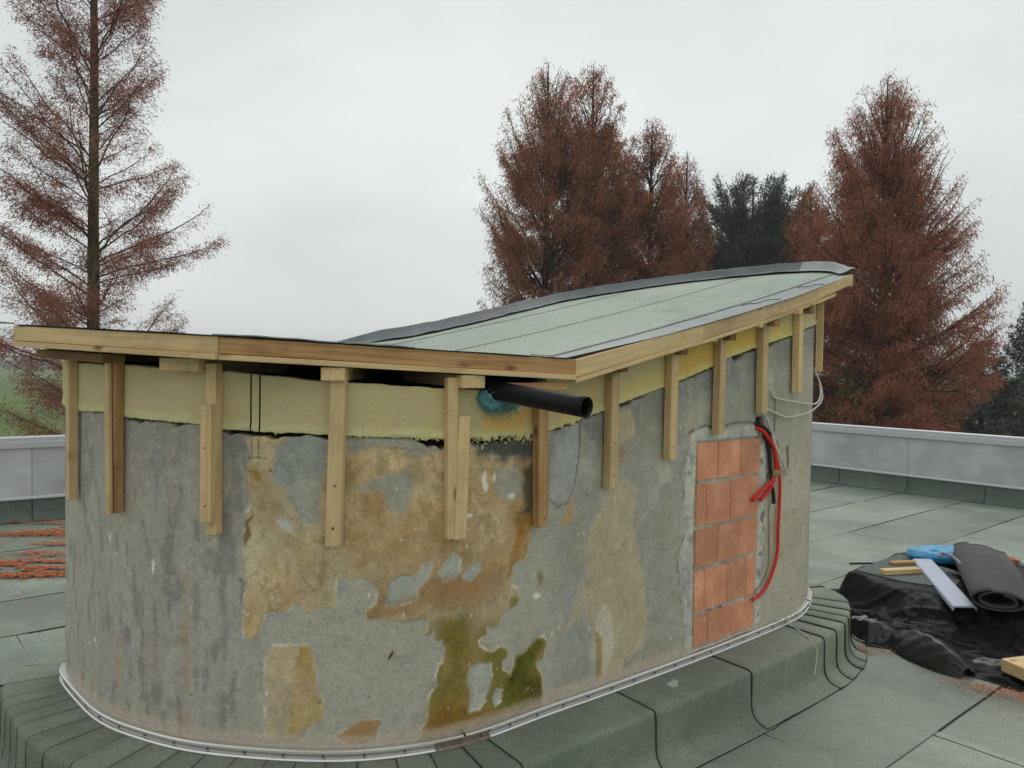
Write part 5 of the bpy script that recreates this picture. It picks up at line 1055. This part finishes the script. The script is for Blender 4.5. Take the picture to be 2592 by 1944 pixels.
tree('redwood_tree', 'small slim rusty redwood squeezed between the clump and the dark cedar', 8.65, 40., 12.6, 1.6, oval(.72, .47), 135, 14, RUST, BARKD, .18, .034, .19, 64, 5, (28, 64), .25, 1.0, 8, (0, 0), 0, group=GR, twigr=.011, bth=.8)
tree('redwood_tree', 'large conical rust red redwood standing beyond the right parapet', 15.0, 32., 13.5, 5.0, oval(.28, .50, .95), 330, 15, RUSTR, BARKD, .34, .030, .18, 60, 5, (8, 64), .07, 1.0, 10, (0, 0), 0, group=GR, twigr=.009, bth=.72, gaps=.28)
tree('redwood_tree', 'low reddish redwood peeking between the dark cedar and the large conical one', 14.3, 38., 10.5, 2.3, oval(.55, .5), 120, 16, RUSTR, BARK, .2, .034, .19, 62, 5, (20, 62), .2, .85, 10, (0, 0), 0, group=GR, twigr=.011, bth=.8)
GC = 'dark conifers among the redwoods'
tree('cedar_tree', 'dark feathery cedar with wispy upswept tips between the redwoods', 13.4, 44.5, 12.4, 4.2, oval(.82, .36), 165, 21, CEDAR, BARKD, .3, .048, .30, 72, 5, (14, 54), .2, .05, 20, (0, 0), .2, group=GC, twigr=.014, sway=.34, scat=.11, lr=(.5, 1.35), cull=(-.5, .1))
tree('cedar_tree', 'dark conifer hidden low behind the clump of rusty redwoods', 5.4, 45., 9.2, 3.9, oval(.6, .6), 110, 22, CEDAR, BARKD, .3, .07, .30, 50, 5, (0, 40), .15, .2, 14, (0, 0), .05, group=GC, twigr=.014)
tree('cedar_tree', 'dark conifer cut by the right edge of the picture', 27.4, 41., 6.2, 2.4, oval(.45, .7), 120, 23, CEDAR, BARKD, .25, .06, .26, 55, 5.5, (10, 50), .12, .1, 16, (0, 0), .12, group=GC, twigr=.014)
tree('cedar_tree', 'low dark conifer in the gloom under the large conical redwood', 19.8, 40., 2.2, 3.8, oval(.4, .7), 90, 24, CEDAR, BARKD, .22, .09, .32, 50, 5.5, (0, 30), .08, .2, 12, (0, 0), .0, group=GC, twigr=.014)
tree('cedar_tree', 'dark bushy conifer between the large redwood and the picture edge', 23.6, 39.5, 3.2, 3.6, oval(.4, .8), 90, 25, CEDAR, BARKD, .22, .09, .32, 50, 5.5, (0, 34), .08, .2, 12, (0, 0), .0, group=GC, twigr=.014)
tree('shrub', 'olive yellow shrub showing through beside the hut corner under the large redwood', 13.3, 30.6, 1.7, 1.1, oval(.5, .5), 60, 31, OLIVE, BARKD, .08, .10, .15, 44, 6, (20, 60), .05, .2, 10, (0, 0), .2, twigr=.01, sway=.8)
tree('shrub', 'dull olive shrub deep behind the right parapet', 19.0, 36., -.6, 2.6, oval(.5, .5), 50, 32, OLIVE, BARKD, .08, .10, .15, 44, 6, (20, 60), .05, .2, 10, (0, 0), .2, twigr=.01, sway=.8)
def far_wood():
    r = np.random.default_rng(8); V = []; 
    for i in range(3800):
        x = r.uniform(-420, 60); hgt = 5+3.5*fbm(np.array([x*.03]), np.array([0.]), 0, 230, 4)[0]; y = 430+r.uniform(-8, 8); z = -5+abs(r.normal(0, .6))*hgt; z = min(z, -5+hgt*1.25)
        d = r.normal(0, 1, 3); d /= np.linalg.norm(d); s = np.cross(d, r.normal(0, 1, 3)); s /= np.linalg.norm(s); c = np.array([x, y, z]); V.append([c-d*1.3, c+s*1.1, c+d*1.3, c-s*1.1])
    V = np.array(V); o = link('distant_wood', mesh_np('distant_wood', V.reshape(-1, 3), np.arange(len(V)*4).reshape(-1, 4), mats=[leaf_mat('distant_leaves', [(.07, .08, .05), (.10, .10, .065), (.06, .07, .05)], .1)])); tag(o, 'far line of woodland along the horizon', kind='stuff')
far_wood()
# ------------------------------------------------------------------ damp November air
def haze():
    S = 1600; z0, z1 = -6.0, 17.5
    V = [(-S, -S, z0), (S, -S, z0), (S, S, z0), (-S, S, z0), (-S, -S, z1), (S, -S, z1), (S, S, z1), (-S, S, z1)]
    me = bpy.data.meshes.new('haze'); me.from_pydata(V, [], [(3, 2, 1, 0), (4, 5, 6, 7), (0, 1, 5, 4), (1, 2, 6, 5), (2, 3, 7, 6), (3, 0, 4, 7)])
    m = bpy.data.materials.new('haze'); m.use_nodes = True; t = m.node_tree; t.nodes.clear()
    o = t.nodes.new('ShaderNodeOutputMaterial'); v = t.nodes.new('ShaderNodeVolumePrincipled'); v.inputs['Color'].default_value = (.93, .95, .96, 1); v.inputs['Density'].default_value = .0009; v.inputs['Anisotropy'].default_value = 0
    t.links.new(v.outputs[0], o.inputs['Volume']); me.materials.append(m); tag(link('haze', me), kind='stuff')
haze()
